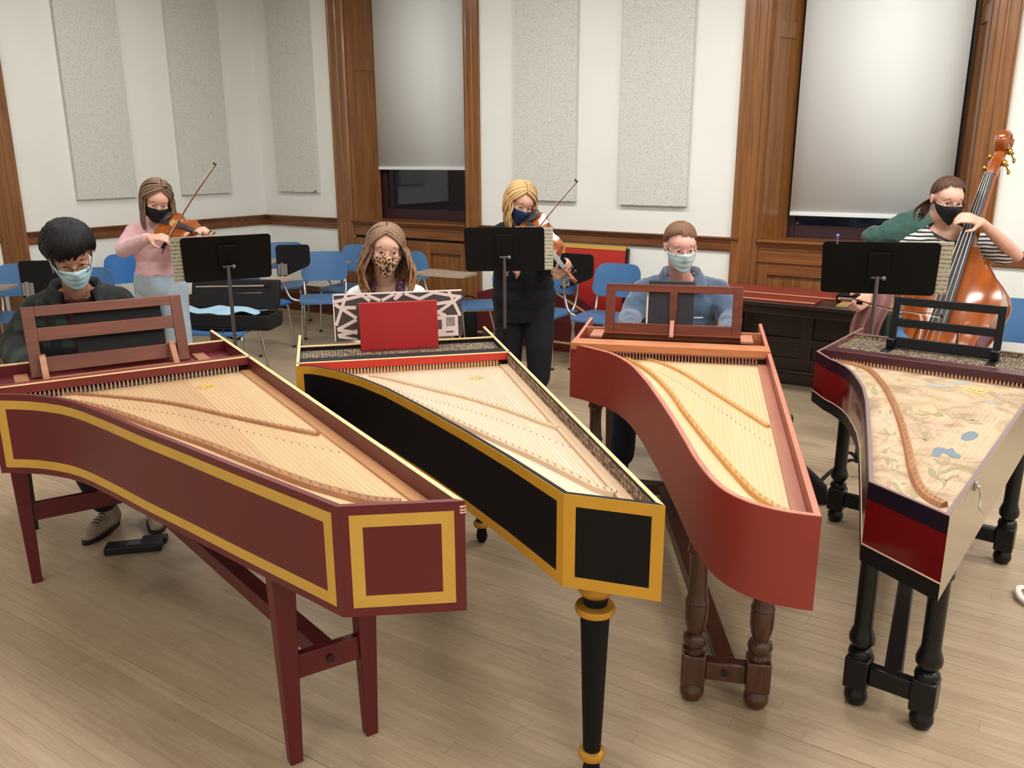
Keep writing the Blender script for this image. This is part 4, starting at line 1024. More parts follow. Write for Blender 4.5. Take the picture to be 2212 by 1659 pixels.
def music_stand(P, yaw, zc, w, hgt, tiltdeg, label, sheet_side, pole_col, clip=False, skew=0, lab2=''):
    r = empty('music_stand', (P.x, P.y, 0), yaw, label=label, cat='music stand', group='black music stands')
    for k in range(3):
        a = radians(90+120*k+20); q = MB(); q.tube(spline([(0, 0, .10), (cos(a)*.08, sin(a)*.08, .11), (cos(a)*.2, sin(a)*.2, .07), (cos(a)*.30, sin(a)*.30, .012)], 5), [.012]*16, 8, flat=.7); q.build('foot', m_mstand, r)
    zj = zc-.04
    q = MB(); q.tube([(0, 0, .09), (0, 0, .60)], .016, 12); q.build('pole', m_mstand, r)
    q = MB(); q.tube([(0, 0, .55), (0, 0, zj)], .0105, 12); q.build('inner_pole', pole_col, r)
    q = MB(); q.lathe([(.02, .585), (.02, .61), (.014, .615)], (0, 0, 0), 14); q.build('collar', m_mstand, r)
    R = Matrix.Rotation(radians(tiltdeg), 3, 'X') @ Matrix.Rotation(radians(skew), 3, 'Y')
    M3 = R @ Matrix(((1, 0, 0), (0, 0, -1), (0, 1, 0)))
    def T(mb, off=(0, 0, 0)):
        mb.v = [tuple((R @ Vector(p))+Vector((0, 0, zc))) for p in mb.v]; return mb
    q = MB(); q.prism(rrect(w, hgt, .022, 5), -.0015, .0015, M=Matrix(((1, 0, 0), (0, 0, -1), (0, 1, 0)))); T(q).build('desk', m_mstand, r, smooth=False)
    q = MB(); q.box((-w/2+.01, .0, -hgt/2), (w/2-.01, .055, -hgt/2+.003)); T(q).build('ledge', m_mstand, r, smooth=False)
    q = MB(); q.box((-.05, -.013, -.09), (.05, -.0016, .10)); T(q).build('back_channel', m_mstand, r, bevel=.003)
    q = MB(); q.tube([(-.03, -.018, -.045), (.03, -.018, -.045)], .006, 8); T(q).build('tilt_rod', m_tubegrey, r)
    q = MB(); q.ell((.03, -.02, -.045), (.012, .013, .013), seg=10, rings=6); T(q).build('knob', mat('grey_knob', (130, 132, 132), .35, .5), r)
    # sheets resting against the player's side, reaching past the edge of the desk
    s = MB(); sw = .24; x0 = (w/2-sw+.055) if sheet_side > 0 else -(w/2+.055)
    s.box((x0, .003, -hgt/2+.008), (x0+sw, .0055, hgt/2+.004)); T(s)
    so = s.build('sheet_music', m_sheet, None, smooth=False); so.location = (P.x, P.y, 0); so.rotation_euler = (0, 0, yaw); tag(so, lab2, 'sheet music', 'sheet music on the stands')
    if clip:
        q = MB(); q.box((-w/2+.065, -.006, hgt/2-.012), (-w/2+.073, .008, hgt/2+.035)); q.ell((-w/2+.069, 0, hgt/2+.035), .008, seg=8, rings=6); T(q)
        c = q.build('page_clip', mat('lilac_plastic', (132, 112, 178), .4), None); c.location = (P.x, P.y, 0); c.rotation_euler = (0, 0, yaw); tag(c, 'small lilac page clip on the corner of the nearest right music stand', 'clip')
    return r
P = atY(493, 575, 4.85); music_stand(P, radians(22), atY(487, 558, 4.85).z, .485, .32, 33, 'black music stand in front of the pink violinist', -1, m_tubegrey, skew=-1.5, lab2='cream music sheet sticking out at the left of the pink violinist\'s stand')
P = atY(1090, 570, 5.42); music_stand(P, radians(-4), atY(1089, 539, 5.42).z, .51, .29, 12, 'black music stand in front of the blonde violist', 1, m_tubegrey, skew=-.5, lab2='cream music pages sticking out at the right of the violist\'s stand')
P = atY(1893, 620, 4.30); music_stand(P, radians(-22), atY(1905, 580, 4.30).z, .545, .31, 26, 'black music stand with a lilac clip in front of the double bass player', 1, m_tubegrey, clip=True, skew=-1, lab2='cream music sheet sticking out at the right of the bass player\'s stand')

# open violin case on a chair, with bows in the lid and a blue cloth
m_case = mat('black_case_cloth', (13, 13, 16), .8, bump=.1, bscale=200); m_bowwood = wood('pernambuco', (84, 40, 22), (120, 62, 34), axis=0, rough=.35); m_bowhair = mat('bow_hair', (214, 200, 180), .6)
Pc = at(490, 700, .46); rzc = radians(-8)
vc = chair(Vector((Pc.x, Pc.y, 0)), rzc, 'blue chair hidden under the open violin case')
cs = empty('violin_case', (Pc.x, Pc.y, .44), rzc, label='open black violin case lying on a chair beside the pink violinist', cat='instrument case')
q = MB(); q.prism(rrect(.80, .27, .04, 4), 0.0, .018); q.build('case_floor', m_case, cs, bevel=.01)
for lo, hi in (((-.40, -.135, .018), (.40, -.12, .115)), ((-.40, .12, .018), (.40, .135, .115)), ((-.40, -.12, .018), (-.385, .12, .115)), ((.385, -.12, .018), (.40, .12, .115))):
    q = MB(); q.box(lo, hi); q.build('case_wall', m_case, cs, bevel=.006)
q = MB(); q.hexa([(-.36, .135, .115), (.36, .135, .115), (.36, .20, .12), (-.36, .20, .12), (-.36, .20, .34), (.36, .20, .34), (.36, .255, .33), (-.36, .255, .33)]); q.build('case_lid', m_case, cs, bevel=.012)
q = MB(); q.tube(spline([(.05, -.137, .03), (.05, -.17, -.02), (.16, -.165, -.06), (.2, -.14, .0)], 5), .009, 6, flat=.4); q.build('strap', m_case, cs)
def bow(name, p0, p1, up, label, group=None, L=.74):
    """stick from the frog p0 to the tip p1, hair on the side opposite to up"""
    p0 = Vector(p0); p1 = Vector(p1); d = (p1-p0).normalized(); up = Vector(up); up = (up-d*up.dot(d)).normalized(); L = (p1-p0).length
    r = empty(name, p0, 0, label=label, cat='bow', group=group)
    q = MB(); pts = [Vector((0, 0, 0))+d*(L*t)+up*(.012-.018*sin(pi*t)) for t in [i/16 for i in range(17)]]
    q.tube(pts, [.0046-.0018*i/16 for i in range(17)], 8); q.build('stick', m_bowwood, r)
    q = MB(); q.bar(d*(L*.06)-up*.011, d*(L*.985)-up*.011, .009, .0012, up=up); q.build('hair', m_bowhair, r, smooth=False)
    q = MB(); q.bar(d*(L*.045)-up*.004, d*(L*.115)-up*.004, .012, .019, up=up); q.build('frog', mat('ebony_frog', (18, 15, 15), .3), r, bevel=.002)
    q = MB(); q.bar(d*(L*.985)+up*.012, d*(L*.99)-up*.013, .007, .012, up=d); q.build('tip', mat('bow_tip', (28, 20, 18), .4), r, bevel=.002)
    q = MB(); q.tube([d*(-L*.02)+up*.012, d*(L*.0)+up*.012], .005, 8); q.build('screw', m_steel, r)
    return r
Mc = Matrix.Translation((Pc.x, Pc.y, .44)) @ Matrix.Rotation(rzc, 4, 'Z')
for k, (z0, z1, x1) in enumerate(((.30, .28, -.33), (.245, .215, -.33), (.215, .175, -.33))):
    bow('violin_bow', Mc @ Vector((.32-.02*k, .185-.003*k, z0)), Mc @ Vector((x1, .183-.003*k, z1)), (0, 1, .3), ('upper bow fastened in the open violin case lid', 'middle bow fastened in the open violin case lid', 'lower bow fastened in the open violin case lid')[k], 'bows in the violin case')
q = MB(); nx, ny = 20, 8
for j in range(ny+1):
    for i in range(nx+1):
        x, y = i/nx, j/ny; q.v.append((-.38+.66*x+.02*sin(7*y), -.10+.2*y, .122+.012*sin(9*x+3*y)+.010*sin(17*x-5*y)+.012*y))
for j in range(ny):
    for i in range(nx): a = j*(nx+1)+i; q.f.append((a, a+1, a+nx+2, a+nx+1)); q.m.append(0)
cl = q.build('blue_cloth', mat('pale_blue_silk', (150, 190, 212), .6, sheen=.3), None); cl.location = (Pc.x, Pc.y, .44); cl.rotation_euler = (0, 0, rzc); cl.modifiers.new('t', 'SOLIDIFY').thickness = .004
tag(cl, 'pale blue silk cloth lying over the open violin case', 'cloth')

# patterned folder behind the red desk
m_fold = mat('folder_charcoal', (58, 48, 46), .6); m_strip = mat('folder_pale_strip', (206, 186, 180), .6)
fo = empty('patterned_folder', frame_at((.362, 1.848), A2, 2.0, 0, 0), A2, label='large folder with white strips criss-crossing a charcoal cover behind the red desk', cat='folder')
Wf, Hf, z0f = .575, .205, .903; vR = .142
def fp(s, t, off=0):      # s across from picture left to right, t down
    z = z0f+Hf*(1-t); return Vector((.045+(z-z0f)*.12-off, vR+Wf*(1-s), z))
q = MB(); q.hexa([fp(0, 1), fp(0, 1, -.012), fp(1, 1, -.012), fp(1, 1), fp(0, 0), fp(0, 0, -.012), fp(1, 0, -.012), fp(1, 0)]); q.build('cover', m_fold, fo, smooth=False)
SN = [0]
def strip(s0, t0, s1, t1, w=.015):
    SN[0] += 1; zo = .0005+.00006*SN[0]
    d = Vector(((s1-s0)*Wf, (t1-t0)*Hf)).normalized(); nn = Vector((-d.y, d.x))*w/2
    def c(s, t, k): return (min(1, max(0, s+k*nn.x/Wf)), min(1, max(0, t+k*nn.y/Hf)))
    A, B, C_, D_ = c(s0, t0, 1), c(s1, t1, 1), c(s1, t1, -1), c(s0, t0, -1)
    q = MB(); q.hexa([fp(*A), fp(*B), fp(*C_), fp(*D_), fp(*A, zo), fp(*B, zo), fp(*C_, zo), fp(*D_, zo)]); q.build('white_strip', m_strip, fo, smooth=False)
for l in ((.005, .15, .23, .03), (.10, 0, .01, .66), (.01, .2, .17, .52), (.08, .28, .17, .29), (.17, .55, .02, .75), (.02, .75, .17, .84), (.02, .88, .17, .80), (.03, .9, .17, 1), (.22, .02, .28, .16), (.26, .03, .36, .16), (.37, .16, .47, .02), (.5, 0, .47, .15), (.53, .02, .48, .13), (.55, .02, .66, .15), (.67, .15, .80, 0), (.77, .02, 1, .15), (.9, 0, .985, .56), (1, .13, .79, .5), (.79, .28, .94, .24), (.79, .44, .87, .55), (.66, .16, .78, .02)): strip(*l)
for nm, s0, t0, s1, t1, mt in (('white_block', .78, .54, .965, 1, m_strip), ('photo_print', .795, .63, .835, .84, mat('photo_dark', (84, 62, 62), .6)), ('photo_print', .87, .58, .94, .78, mat('photo_grey', (128, 118, 114), .6, var=.4, vscale=60)), ('printed_mark', .865, .89, .925, .92, m_fold), ('edge_block', .968, .62, .99, .72, m_fold)):
    off = .0022 if nm == 'white_block' else .0028
    q = MB(); q.hexa([fp(s0, t1), fp(s0, t1, off), fp(s1, t1, off), fp(s1, t1), fp(s0, t0), fp(s0, t0, off), fp(s1, t0, off), fp(s1, t0)]); q.build(nm, mt, fo, smooth=False)
q = MB(); q.hexa([fp(-.004, 1.0), fp(-.004, 1, .0006), fp(.004, 1, .0006), fp(.004, 1), fp(-.004, -.02), fp(-.004, -.02, .0006), fp(.004, -.02, .0006), fp(.004, -.02)]); q.hexa([fp(-.004, .015), fp(-.004, .015, .0006), fp(1.004, .015, .0006), fp(1.004, .015), fp(-.004, -.02), fp(-.004, -.02, .0006), fp(1.004, -.02, .0006), fp(1.004, -.02)]); q.build('page_edge', mat('page_white', (222, 210, 206), .7), fo, smooth=False)
# black folder and tablet on the other desks
def leaning(name, o, ang, u, v0_, v1_, z0, z1, k, mt, label, cat, th=.008):
    r = empty(name, frame_at(o, ang, u, 0, 0), ang, label=label, cat=cat)
    h = z1-z0; q = MB(); q.hexa([(0, v0_, z0), (th, v0_, z0), (th, v1_, z0), (0, v1_, z0), (h*k, v0_, z1), (h*k+th, v0_, z1), (h*k+th, v1_, z1), (h*k, v1_, z1)]); q.build('cover', mt, r, bevel=.003)
    return r
leaning('music_binder', (-.113, 1.859), A1, 2.09+.033, .262, .60, .876, 1.10, .27, m_blackpl, 'black music binder resting on the cherry desk of the maroon harpsichord', 'binder', .012)
m_tabcase = mat('tablet_case', (34, 33, 42), .5, bump=.3, bscale=160, bdist=.003)
tb = leaning('tablet_computer', (.717, 1.803), A3, 2.10+.02, .335, .548, .885, 1.122, .16, m_tabcase, 'dark tablet computer standing on the mahogany desk in front of the man', 'tablet')
q = MB(); q.hexa([(.006, .548, .905), (.008, .548, .905), (.008, .556, .905), (.006, .556, .905), (.036, .548, 1.09), (.038, .548, 1.09), (.038, .556, 1.09), (.036, .556, 1.09)]); q.build('page_edge', m_cream, tb, smooth=False)

# small black box by the shoe of the first player
pb = at(290, 1190); r = empty('floor_box', pb, radians(12), label='small black box with a grey label on the floor beside the beige shoe', cat='box')
q = MB(); q.box((-.12, -.03, 0), (.12, .05, .035)); q.build('body', mat('black_box_plastic', (18, 20, 26), .45), r, bevel=.006)
q = MB(); q.box((-.025, -.012, .035), (.03, .03, .0365)); q.build('grey_label', mat('label_grey', (82, 88, 98), .5), r, smooth=False)
q = MB(); q.box((.02, .05, 0), (.13, .10, .03)); q.build('side_block', mat('black_box_plastic', (18, 20, 26), .45), r, bevel=.006)

# dark console table in front of the wide window, with lids, board and binder on it
m_dark = wood('dark_oak', (22, 10, 7), (48, 24, 16), axis=0, scale=8, stretch=12, rough=.35, coat=.2)
m_darkv = wood('dark_oak_upright', (24, 11, 7), (52, 27, 17), axis=2, scale=8, stretch=12, rough=.35, coat=.2)
def rroot(name, a, b, **kw): return empty(name, room(a, b), RZ, **kw)
ct = rroot('console_table', -1.3, 6.3, label='dark panelled wooden console under the wide window', cat='console')
ZT = .70
q = MB(); q.box((-.92, -.40, ZT-.03), (.76, .28, ZT)); q.build('top', m_dark, ct, bevel=.006)
q = MB(); q.box((-.90, -.36, ZT-.09), (.74, .28, ZT-.03)); q.build('top_moulding', m_dark, ct, bevel=.008)
q = MB(); q.box((-.84, .12, .11), (.72, .27, ZT-.09)); q.build('body', m_darkv, ct, smooth=False)
for x in (-.84, -.30, .20, .64):
    q = MB(); q.box((x, .095, .11), (x+.09, .121, ZT-.09)); q.build('stile', m_darkv, ct, bevel=.004)
for z0, z1 in ((.11, .2), (.30, .36), (ZT-.17, ZT-.09)):
    q = MB(); q.box((-.84, .098, z0), (.73, .121, z1)); q.build('rail', m_dark, ct, bevel=.004)
q = MB(); q.box((-.86, .08, 0), (.74, .27, .09)); q.build('plinth', m_dark, ct, bevel=.006)
q = MB(); q.box((-.86, .06, .09), (.74, .27, .115)); q.build('plinth_moulding', m_dark, ct, bevel=.006)
for x in (-.86, .66):
    q = MB(); q.bar((x+.035, -.31, 0), (x+.035, -.31, ZT-.09), .06, .06, up=(1, 0, 0)); q.build('front_leg', m_legwood, ct, bevel=.006)
m_lidred = mat('lid_red_brown', (124, 42, 36), .35, var=.05); m_lidtop = mat('lid_top_red', (136, 52, 44), .3)
def slab_obj(name, a0, b0, a1, b1, z0, z1, mt, label, cat, rot=0, edge=None):
    r = rroot(name, (a0+a1)/2, (b0+b1)/2, label=label, cat=cat); r.location.z = z0; r.rotation_euler.z += rot
    w, d = (a1-a0)/2, (b1-b0)/2
    q = MB(); q.box((-w, -d, 0), (w, d, z1-z0)); q.build('board', mt, r, bevel=.002)
    if edge: q = MB(); q.box((-w-.001, -d-.001, z1-z0-.003), (w+.001, -d+.006, z1-z0+.0006)); q.build('edge_strip', edge, r, smooth=False)
    return r
slab_obj('harpsichord_cover', -2.30, 6.20, -1.30, 6.56, ZT, ZT+.016, m_lidtop, 'wide red-brown harpsichord lid lying at the back of the dark console', 'lid', edge=m_pale)
slab_obj('harpsichord_cover', -2.26, 5.915, -1.40, 6.12, ZT, ZT+.018, m_lidred, 'narrow red lid flap lying along the front edge of the dark console', 'lid', edge=m_pale)
slab_obj('wooden_board', -1.27, 5.95, -.56, 6.5, ZT, ZT+.012, wood('pale_plank', (136, 108, 66), (184, 156, 104), axis=0, rough=.5), 'pale wooden board lying on the right part of the dark console', 'board')
slab_obj('wooden_strip', -1.29, 6.14, -1.22, 6.5, ZT+.012, ZT+.028, m_cherry, 'short brown wooden strip across the end of the red lid', 'board')
bd = at(1855, 641, ZT+.03); r = empty('ring_binder', (bd.x, bd.y, ZT+.013), RZ+radians(4), label='black ring binder lying on the pale board on the console', cat='binder')
q = MB(); q.box((-.13, -.14, 0), (.13, .14, .004)); q.box((-.13, -.14, .036), (.13, .14, .04)); q.box((-.13, -.14, .004), (-.126, .14, .036)); q.build('cover', m_blackpl, r, bevel=.001)
q = MB(); q.box((-.12, -.13, .008), (.12, .13, .026)); q.build('pages', mat('binder_pages', (168, 158, 150), .7), r, smooth=False)

# lids leaning on the back wall behind the chairs
ll = rroot('harpsichord_cover', -3.49, DB-.10, label='bright red harpsichord lid with a gold border leaning on the back wall', cat='lid')
lean = Matrix.Rotation(radians(-6), 4, 'X')
def LB(lo, hi): q = MB(); q.box(lo, hi); q.v = [tuple(lean @ Vector(p)) for p in q.v]; return q
LB((-.31, -.03, .0), (.31, -.012, .93)).build('panel', mat('scarlet_panel', (176, 44, 36), .4), ll, smooth=False)
for lo, hi in (((-.325, -.034, 0), (-.29, -.011, .945)), ((-.29, -.034, .91), (.31, -.011, .945))): LB(lo, hi).build('gold_border', mat('lid_gold', (200, 156, 66), .4), ll, smooth=False)
LB((.31, -.034, .0), (.335, -.005, .93)).build('dark_edge', mat('lid_dark_edge', (46, 14, 14), .4), ll, smooth=False)
l2 = rroot('harpsichord_cover', -3.95, DB-.24, label='long maroon lid with pale edge lines standing on the floor behind the chairs', cat='lid')
m_lidmar = mat('lid_maroon', (96, 26, 30), .4, var=.04)
q = MB(); q.prism([(-.66, 0), (1.02, 0), (1.02, .20), (.22, .60), (-.1, .62), (-.66, .46)], -.01, .01, M=Matrix(((1, 0, 0), (0, 0, -1), (0, 1, 0)))); q.build('panel', m_lidmar, l2, smooth=False)
q = MB(); q.bar((.20, -.0125, .53), (1.02, -.0125, .13), .002, .018, up=(0, 0, 1)); q.build('pale_line', m_pale, l2, smooth=False)
q = MB(); q.box((-.66, -.012, .075), (1.02, -.0101, .095)); q.build('pale_line', m_pale, l2, smooth=False)
# ================================================================== BOWED INSTRUMENTS
m_varn = wood('violin_varnish', (126, 58, 16), (180, 96, 34), axis=1, scale=14, stretch=12, rough=.2, coat=.6, bump=.05)
m_varnv = wood('viola_varnish', (124, 60, 26), (170, 92, 46), axis=1, scale=14, stretch=12, rough=.22, coat=.5, bump=.05)
m_varnb = wood('bass_varnish', (116, 52, 12), (164, 84, 24), axis=1, scale=5, stretch=12, rough=.16, coat=.8, bump=.03)
m_ebony = mat('ebony_board', (42, 40, 42), .35); m_wire = mat('silver_string', (200, 198, 194), .3, .9); m_maple = wood('bridge_maple', (196, 156, 96), (220, 184, 124), axis=2, rough=.5)
m_fhole = mat('f_hole_shadow', (20, 9, 5), .9)
VIO = [(0, .0), (.004, .07), (.012, .13), (.04, .20), (.08, .245), (.14, .278), (.21, .29), (.28, .277), (.34, .252), (.38, .256), (.392, .25), (.41, .205), (.45, .165), (.50, .152), (.55, .155), (.60, .185), (.618, .212), (.63, .212), (.67, .205), (.72, .222), (.79, .235), (.86, .222), (.92, .185), (.96, .135), (.985, .085), (.997, .04), (1.0, .02)]
BAS = [(0, .0), (.004, .08), (.012, .14), (.04, .215), (.08, .258), (.14, .288), (.21, .298), (.28, .283), (.34, .25), (.38, .245), (.392, .24), (.41, .205), (.45, .172), (.50, .162), (.55, .17), (.60, .19), (.618, .205), (.63, .207), (.67, .212), (.72, .224), (.77, .222), (.82, .20), (.87, .155), (.91, .112), (.95, .08), (.98, .062), (1.0, .05)]
def fiddle(name, M, L, label, cat, varn, bass=False, group=None):
    r = bpy.data.objects.new(name, None); COL.objects.link(r); r.matrix_world = M; tag(r, label, cat, group)
    prof = BAS if bass else VIO; rib = L*(.165 if bass else .09); arch = L*(.035 if bass else .045); ov = L*.008
    ns = 14
    def plate(z0, sg, nm):
        mb = MB(); rows = len(prof)
        for (t, w) in prof:
            for i in range(ns+1):
                s = -1+2*i/ns; ww = w*L+ov; k = (1-s*s)
                k = k*k*(3-2*k)
                z = z0+sg*(L*.010+arch*k*(sin(pi*min(1, max(0, t)))**.6))
                mb.v.append((s*ww, t*L+(ov if t == 1 else (-ov if t == 0 else 0)), z))
        base = len(mb.v)
        for j in range(rows-1):
            for i in range(ns):
                a = j*(ns+1)+i; q = (a, a+1, a+ns+2, a+ns+1); mb.f.append(q if sg > 0 else q[::-1]); mb.m.append(0)
        # rim down to the rib
        left = [j*(ns+1) for j in range(rows)]; right = [j*(ns+1)+ns for j in range(rows)]
        loop = left+right[::-1]
        for a in loop: x, y, z = mb.v[a]; mb.v.append((x, y, z-sg*L*.010))
        n = len(loop)
        for k in range(n):
            k2 = (k+1) % n; q = (loop[k], loop[k2], base+k2, base+k); mb.f.append(q[::-1] if sg > 0 else q); mb.m.append(0)
        mb.f.append(tuple(base+k for k in (range(n) if sg > 0 else reversed(range(n))))); mb.m.append(0)
        return mb.build(nm, varn, r, angle=50)
    plate(0, 1, 'top_plate'); plate(-rib, -1, 'back_plate')
    out = [(w*L, t*L) for t, w in prof]; loop = out+[(-x, y) for x, y in reversed(out)]
    loop2 = [p for i, p in enumerate(loop) if i == 0 or (Vector(p)-Vector(loop[i-1])).length > 1e-6]
    mb = MB(); n = len(loop2)
    for z in (-rib-L*.002, L*.002): mb.v += [(x, y, z) for x, y in loop2]
    for k in range(n): k2 = (k+1) % n; mb.f.append((k, k2, n+k2, n+k)); mb.m.append(0)
    mb.build('ribs', varn, r, angle=50)
    nk = L*(.385 if bass else .366); top = arch*.25
    # neck, fingerboard
    q = MB(); q.tube([(0, L*.985, -L*.03), (0, L*1.03, -L*.012), (0, L+nk*.6, -L*.004), (0, L+nk, -L*.004)], [L*.05, L*.036, L*.032, L*.03], 12, flat=.75, up=(0, 0, 1)); q.build('neck', varn, r)
    hb = L*(.10 if bass else .075)
    q = MB(); fl_ = L*(.80 if bass else .76); y0 = L+nk-fl_; w0 = L*(.042 if bass else .06); w1 = L*(.022 if bass else .034)
    z0_, z1_ = L*.075, L*.028
    rows = 6; ns2 = 6
    for j in range(rows+1):
        t = j/rows; y = y0+fl_*t; wv = w0+(w1-w0)*t; zz = z0_+(z1_-z0_)*t
        for i in range(ns2+1):
            s = -1+2*i/ns2; q.v.append((s*wv, y, zz+L*.010*(1-s*s)))
        q.v.append((wv, y, zz-L*.016)); q.v.append((-wv, y, zz-L*.016))
    m_ = ns2+3
    for j in range(rows):
        for i in range(m_): a = j*m_+i; b = j*m_+(i+1) % m_; q.f.append((a, b, b+m_, a+m_)); q.m.append(0)
    q.f.append(tuple(reversed(range(m_)))); q.f.append(tuple(rows*m_+i for i in range(m_))); q.m += [0, 0]
    q.build('fingerboard', m_ebony, r, angle=30)
    # bridge
    by = L*.45; bh = L*.095
    q = MB(); bw_ = L*.062; pl = [(-bw_, 0), (-bw_*.55, 0), (-bw_*.35, bh*.25), (0, bh*.32), (bw_*.35, bh*.25), (bw_*.55, 0), (bw_, 0), (bw_*.95, bh*.5), (bw_*.85, bh*.9), (bw_*.45, bh), (-bw_*.45, bh), (-bw_*.85, bh*.9), (-bw_*.95, bh*.5)]
    q.prism([(x, z+arch*.75) for x, z in pl], -L*.006, L*.006, M=Matrix(((1, 0, 0), (0, 0, -1), (0, 1, 0)))); q.v = [(x, y+by, z) for x, y, z in q.v]; q.build('bridge', m_maple, r, smooth=False)
    q = MB(); q.prism([(-L*.02, .01*L), (L*.02, .01*L), (L*.055, L*.28), (L*.05, L*.3), (-L*.05, L*.3), (-L*.055, L*.28)], arch*.9+L*.01, arch*.9+L*.03); q.build('tailpiece', m_ebony, r, bevel=L*.005)
    for k in range(4):
        s = (k-1.5)/1.5
        q = MB(); q.tube([(s*L*.03, L*.29, arch*.9+L*.032), (s*bw_*.72, by, arch*.75+bh*1.01), (s*w1*.62, L+nk, z1_+L*.012), (s*w1*.5, L+nk*1.06, 0)], L*(.0014 if not bass else .0018), 5); q.build('string', m_wire, r)
    # f-holes
    for sg in (-1, 1):
        q = MB(); xs = sg*L*.115; c_ = spline([(xs*.72, L*.56, 0), (xs*.80, L*.575, 0), (xs*.86, L*.54, 0), (xs*1.05, L*.44, 0), (xs*1.28, L*.355, 0), (xs*1.40, L*.36, 0), (xs*1.34, L*.39, 0)], 5)
        pz = []
        for p in c_:
            tt = p.y/L; ww = np.interp(tt, [a for a, b in prof], [b for a, b in prof])*L+ov; s = p.x/ww; k = 1-s*s; k = k*k*(3-2*k)
            pz.append((p.x, p.y, L*.010+arch*k*(sin(pi*tt)**.6)+L*.001))
        q.tube(pz, [L*.008]+[L*.006]*(len(pz)-2)+[L*.008], 6, flat=.25, up=(0, 0, 1)); q.build('f_hole', m_fhole, r)
    # pegbox and scroll
    hl = L*(.25 if bass else .30); yb = L+nk
    q = MB(); pts = [(0, yb, -L*.005), (0, yb+hl*.3, -L*.02), (0, yb+hl*.6, -L*.055), (0, yb+hl*.72, -L*.075)]
    q.tube(pts, [L*.03, L*.031, L*.026, L*.02], 10, flat=1.1); q.build('pegbox', varn, r)
    q = MB(); cy, cz = yb+hl*.78, -L*.02 if not bass else -L*.03
    sp = []; rr = []
    for k in range(40):
        a = radians(-120)+k*radians(22); rad = L*(.062 if not bass else .05)*(1-k/46); sp.append((0, cy+rad*cos(a)*-1, cz+rad*sin(a))); rr.append(L*(.020-.006*k/40))
    q.tube(sp, rr, 8, flat=1.0, up=(1, 0, 0))
    q.v = [(x*1.7, y, z) for x, y, z in q.v]; q.build('scroll', varn, r)
    for k in range(4):
        sg = 1 if k % 2 else -1; py = yb+hl*(.12+.14*k); pzz = -L*(.012+.012*k)
        q = MB()
        if bass:
            q.tube([(-sg*L*.03, py, pzz), (sg*L*.06, py, pzz)], L*.006, 8); q.ell((sg*L*.04, py+.01, pzz), (L*.012, L*.018, L*.018), seg=10, rings=6); q.tube([(sg*L*.04, py+.01, pzz-L*.015), (sg*L*.045, py-.01, pzz-L*.07)], L*.004, 6); q.ell((sg*L*.045, py-.01, pzz-L*.075), (L*.008, L*.014, L*.012), seg=8, rings=6)
            q.build('tuner', m_brass, r)
        else:
            q.tube([(-sg*L*.035, py, pzz), (sg*L*.09, py, pzz)], [L*.009, L*.011], 8); q.ell((sg*L*.105, py, pzz), (L*.022, L*.030, L*.012), seg=10, rings=6); q.build('peg', m_ebony, r)
    if not bass:
        q = MB(); q.ell((-L*.13, L*.10, arch*.8+L*.035), (L*.13, L*.09, L*.022), seg=14, rings=8); q.build('chin_rest', m_ebony, r)
    else:
        q = MB(); q.tube([(0, -.005, -rib/2), (0, -.03, -rib/2)], .022, 12); q.tube([(0, -.03, -rib/2), (0, -L*.14, -rib/2)], .006, 10); q.build('endpin', m_steel, r)
    return r
def place(origin, ydir, zdir):
    y = Vector(ydir).normalized(); z = Vector(zdir); z = (z-y*z.dot(y)).normalized(); x = y.cross(z)
    m = Matrix((x, y, z)).transposed().to_4x4(); m.translation = origin; return m
VP = atY(350, 481, 5.45); VD = Vector((.76, -.62, -.10)).normalized()
violin = fiddle('violin', place(VP, VD, (-.15, -.62, .72)), .356, 'orange-brown violin held under the chin of the woman in the pink sweater', 'violin', m_varn)
AP = atY(1136, 474, 5.86); AD = (atY(1233, 597, 5.40)-AP).normalized()
viola = fiddle('viola', place(AP, AD, (-.42, -.62, .5)), .41, 'red-brown viola pointing down to the right, held by the blonde player', 'viola', m_varnv)
# double bass leaning against its player
BN = atY(2124, 372, 4.86); BB = atY(2003, 752, 4.62)
bax = (BN-BB).normalized(); Lb = 1.13
b_org = BB - bax*(Lb*.45)
bz = Vector((-.74, -.67, .0))
b_off = place(b_org, bax, bz).to_3x3() @ Vector((0, 0, -Lb*.10))
bass = fiddle('double_bass', place(b_org+b_off, bax, bz), Lb, 'large glossy orange-brown double bass leaning beside the player in stripes', 'double bass', m_varnb, bass=True)
# bows in use
bow('violin_bow', atY(346, 547, 5.20), atY(465, 352, 5.33), (.85, 0, .5), 'violin bow in the hand of the woman in the pink sweater')
bow('viola_bow', atY(1096, 585, 5.55), atY(1246, 388, 5.60), (.8, 0, .5), 'viola bow raised diagonally over the blonde player\'s instrument')
bow('bass_bow', atY(1842, 650, 4.55), atY(2036, 683, 4.40), (0, -.2, 1), 'double bass bow held low and level across the bass strings')
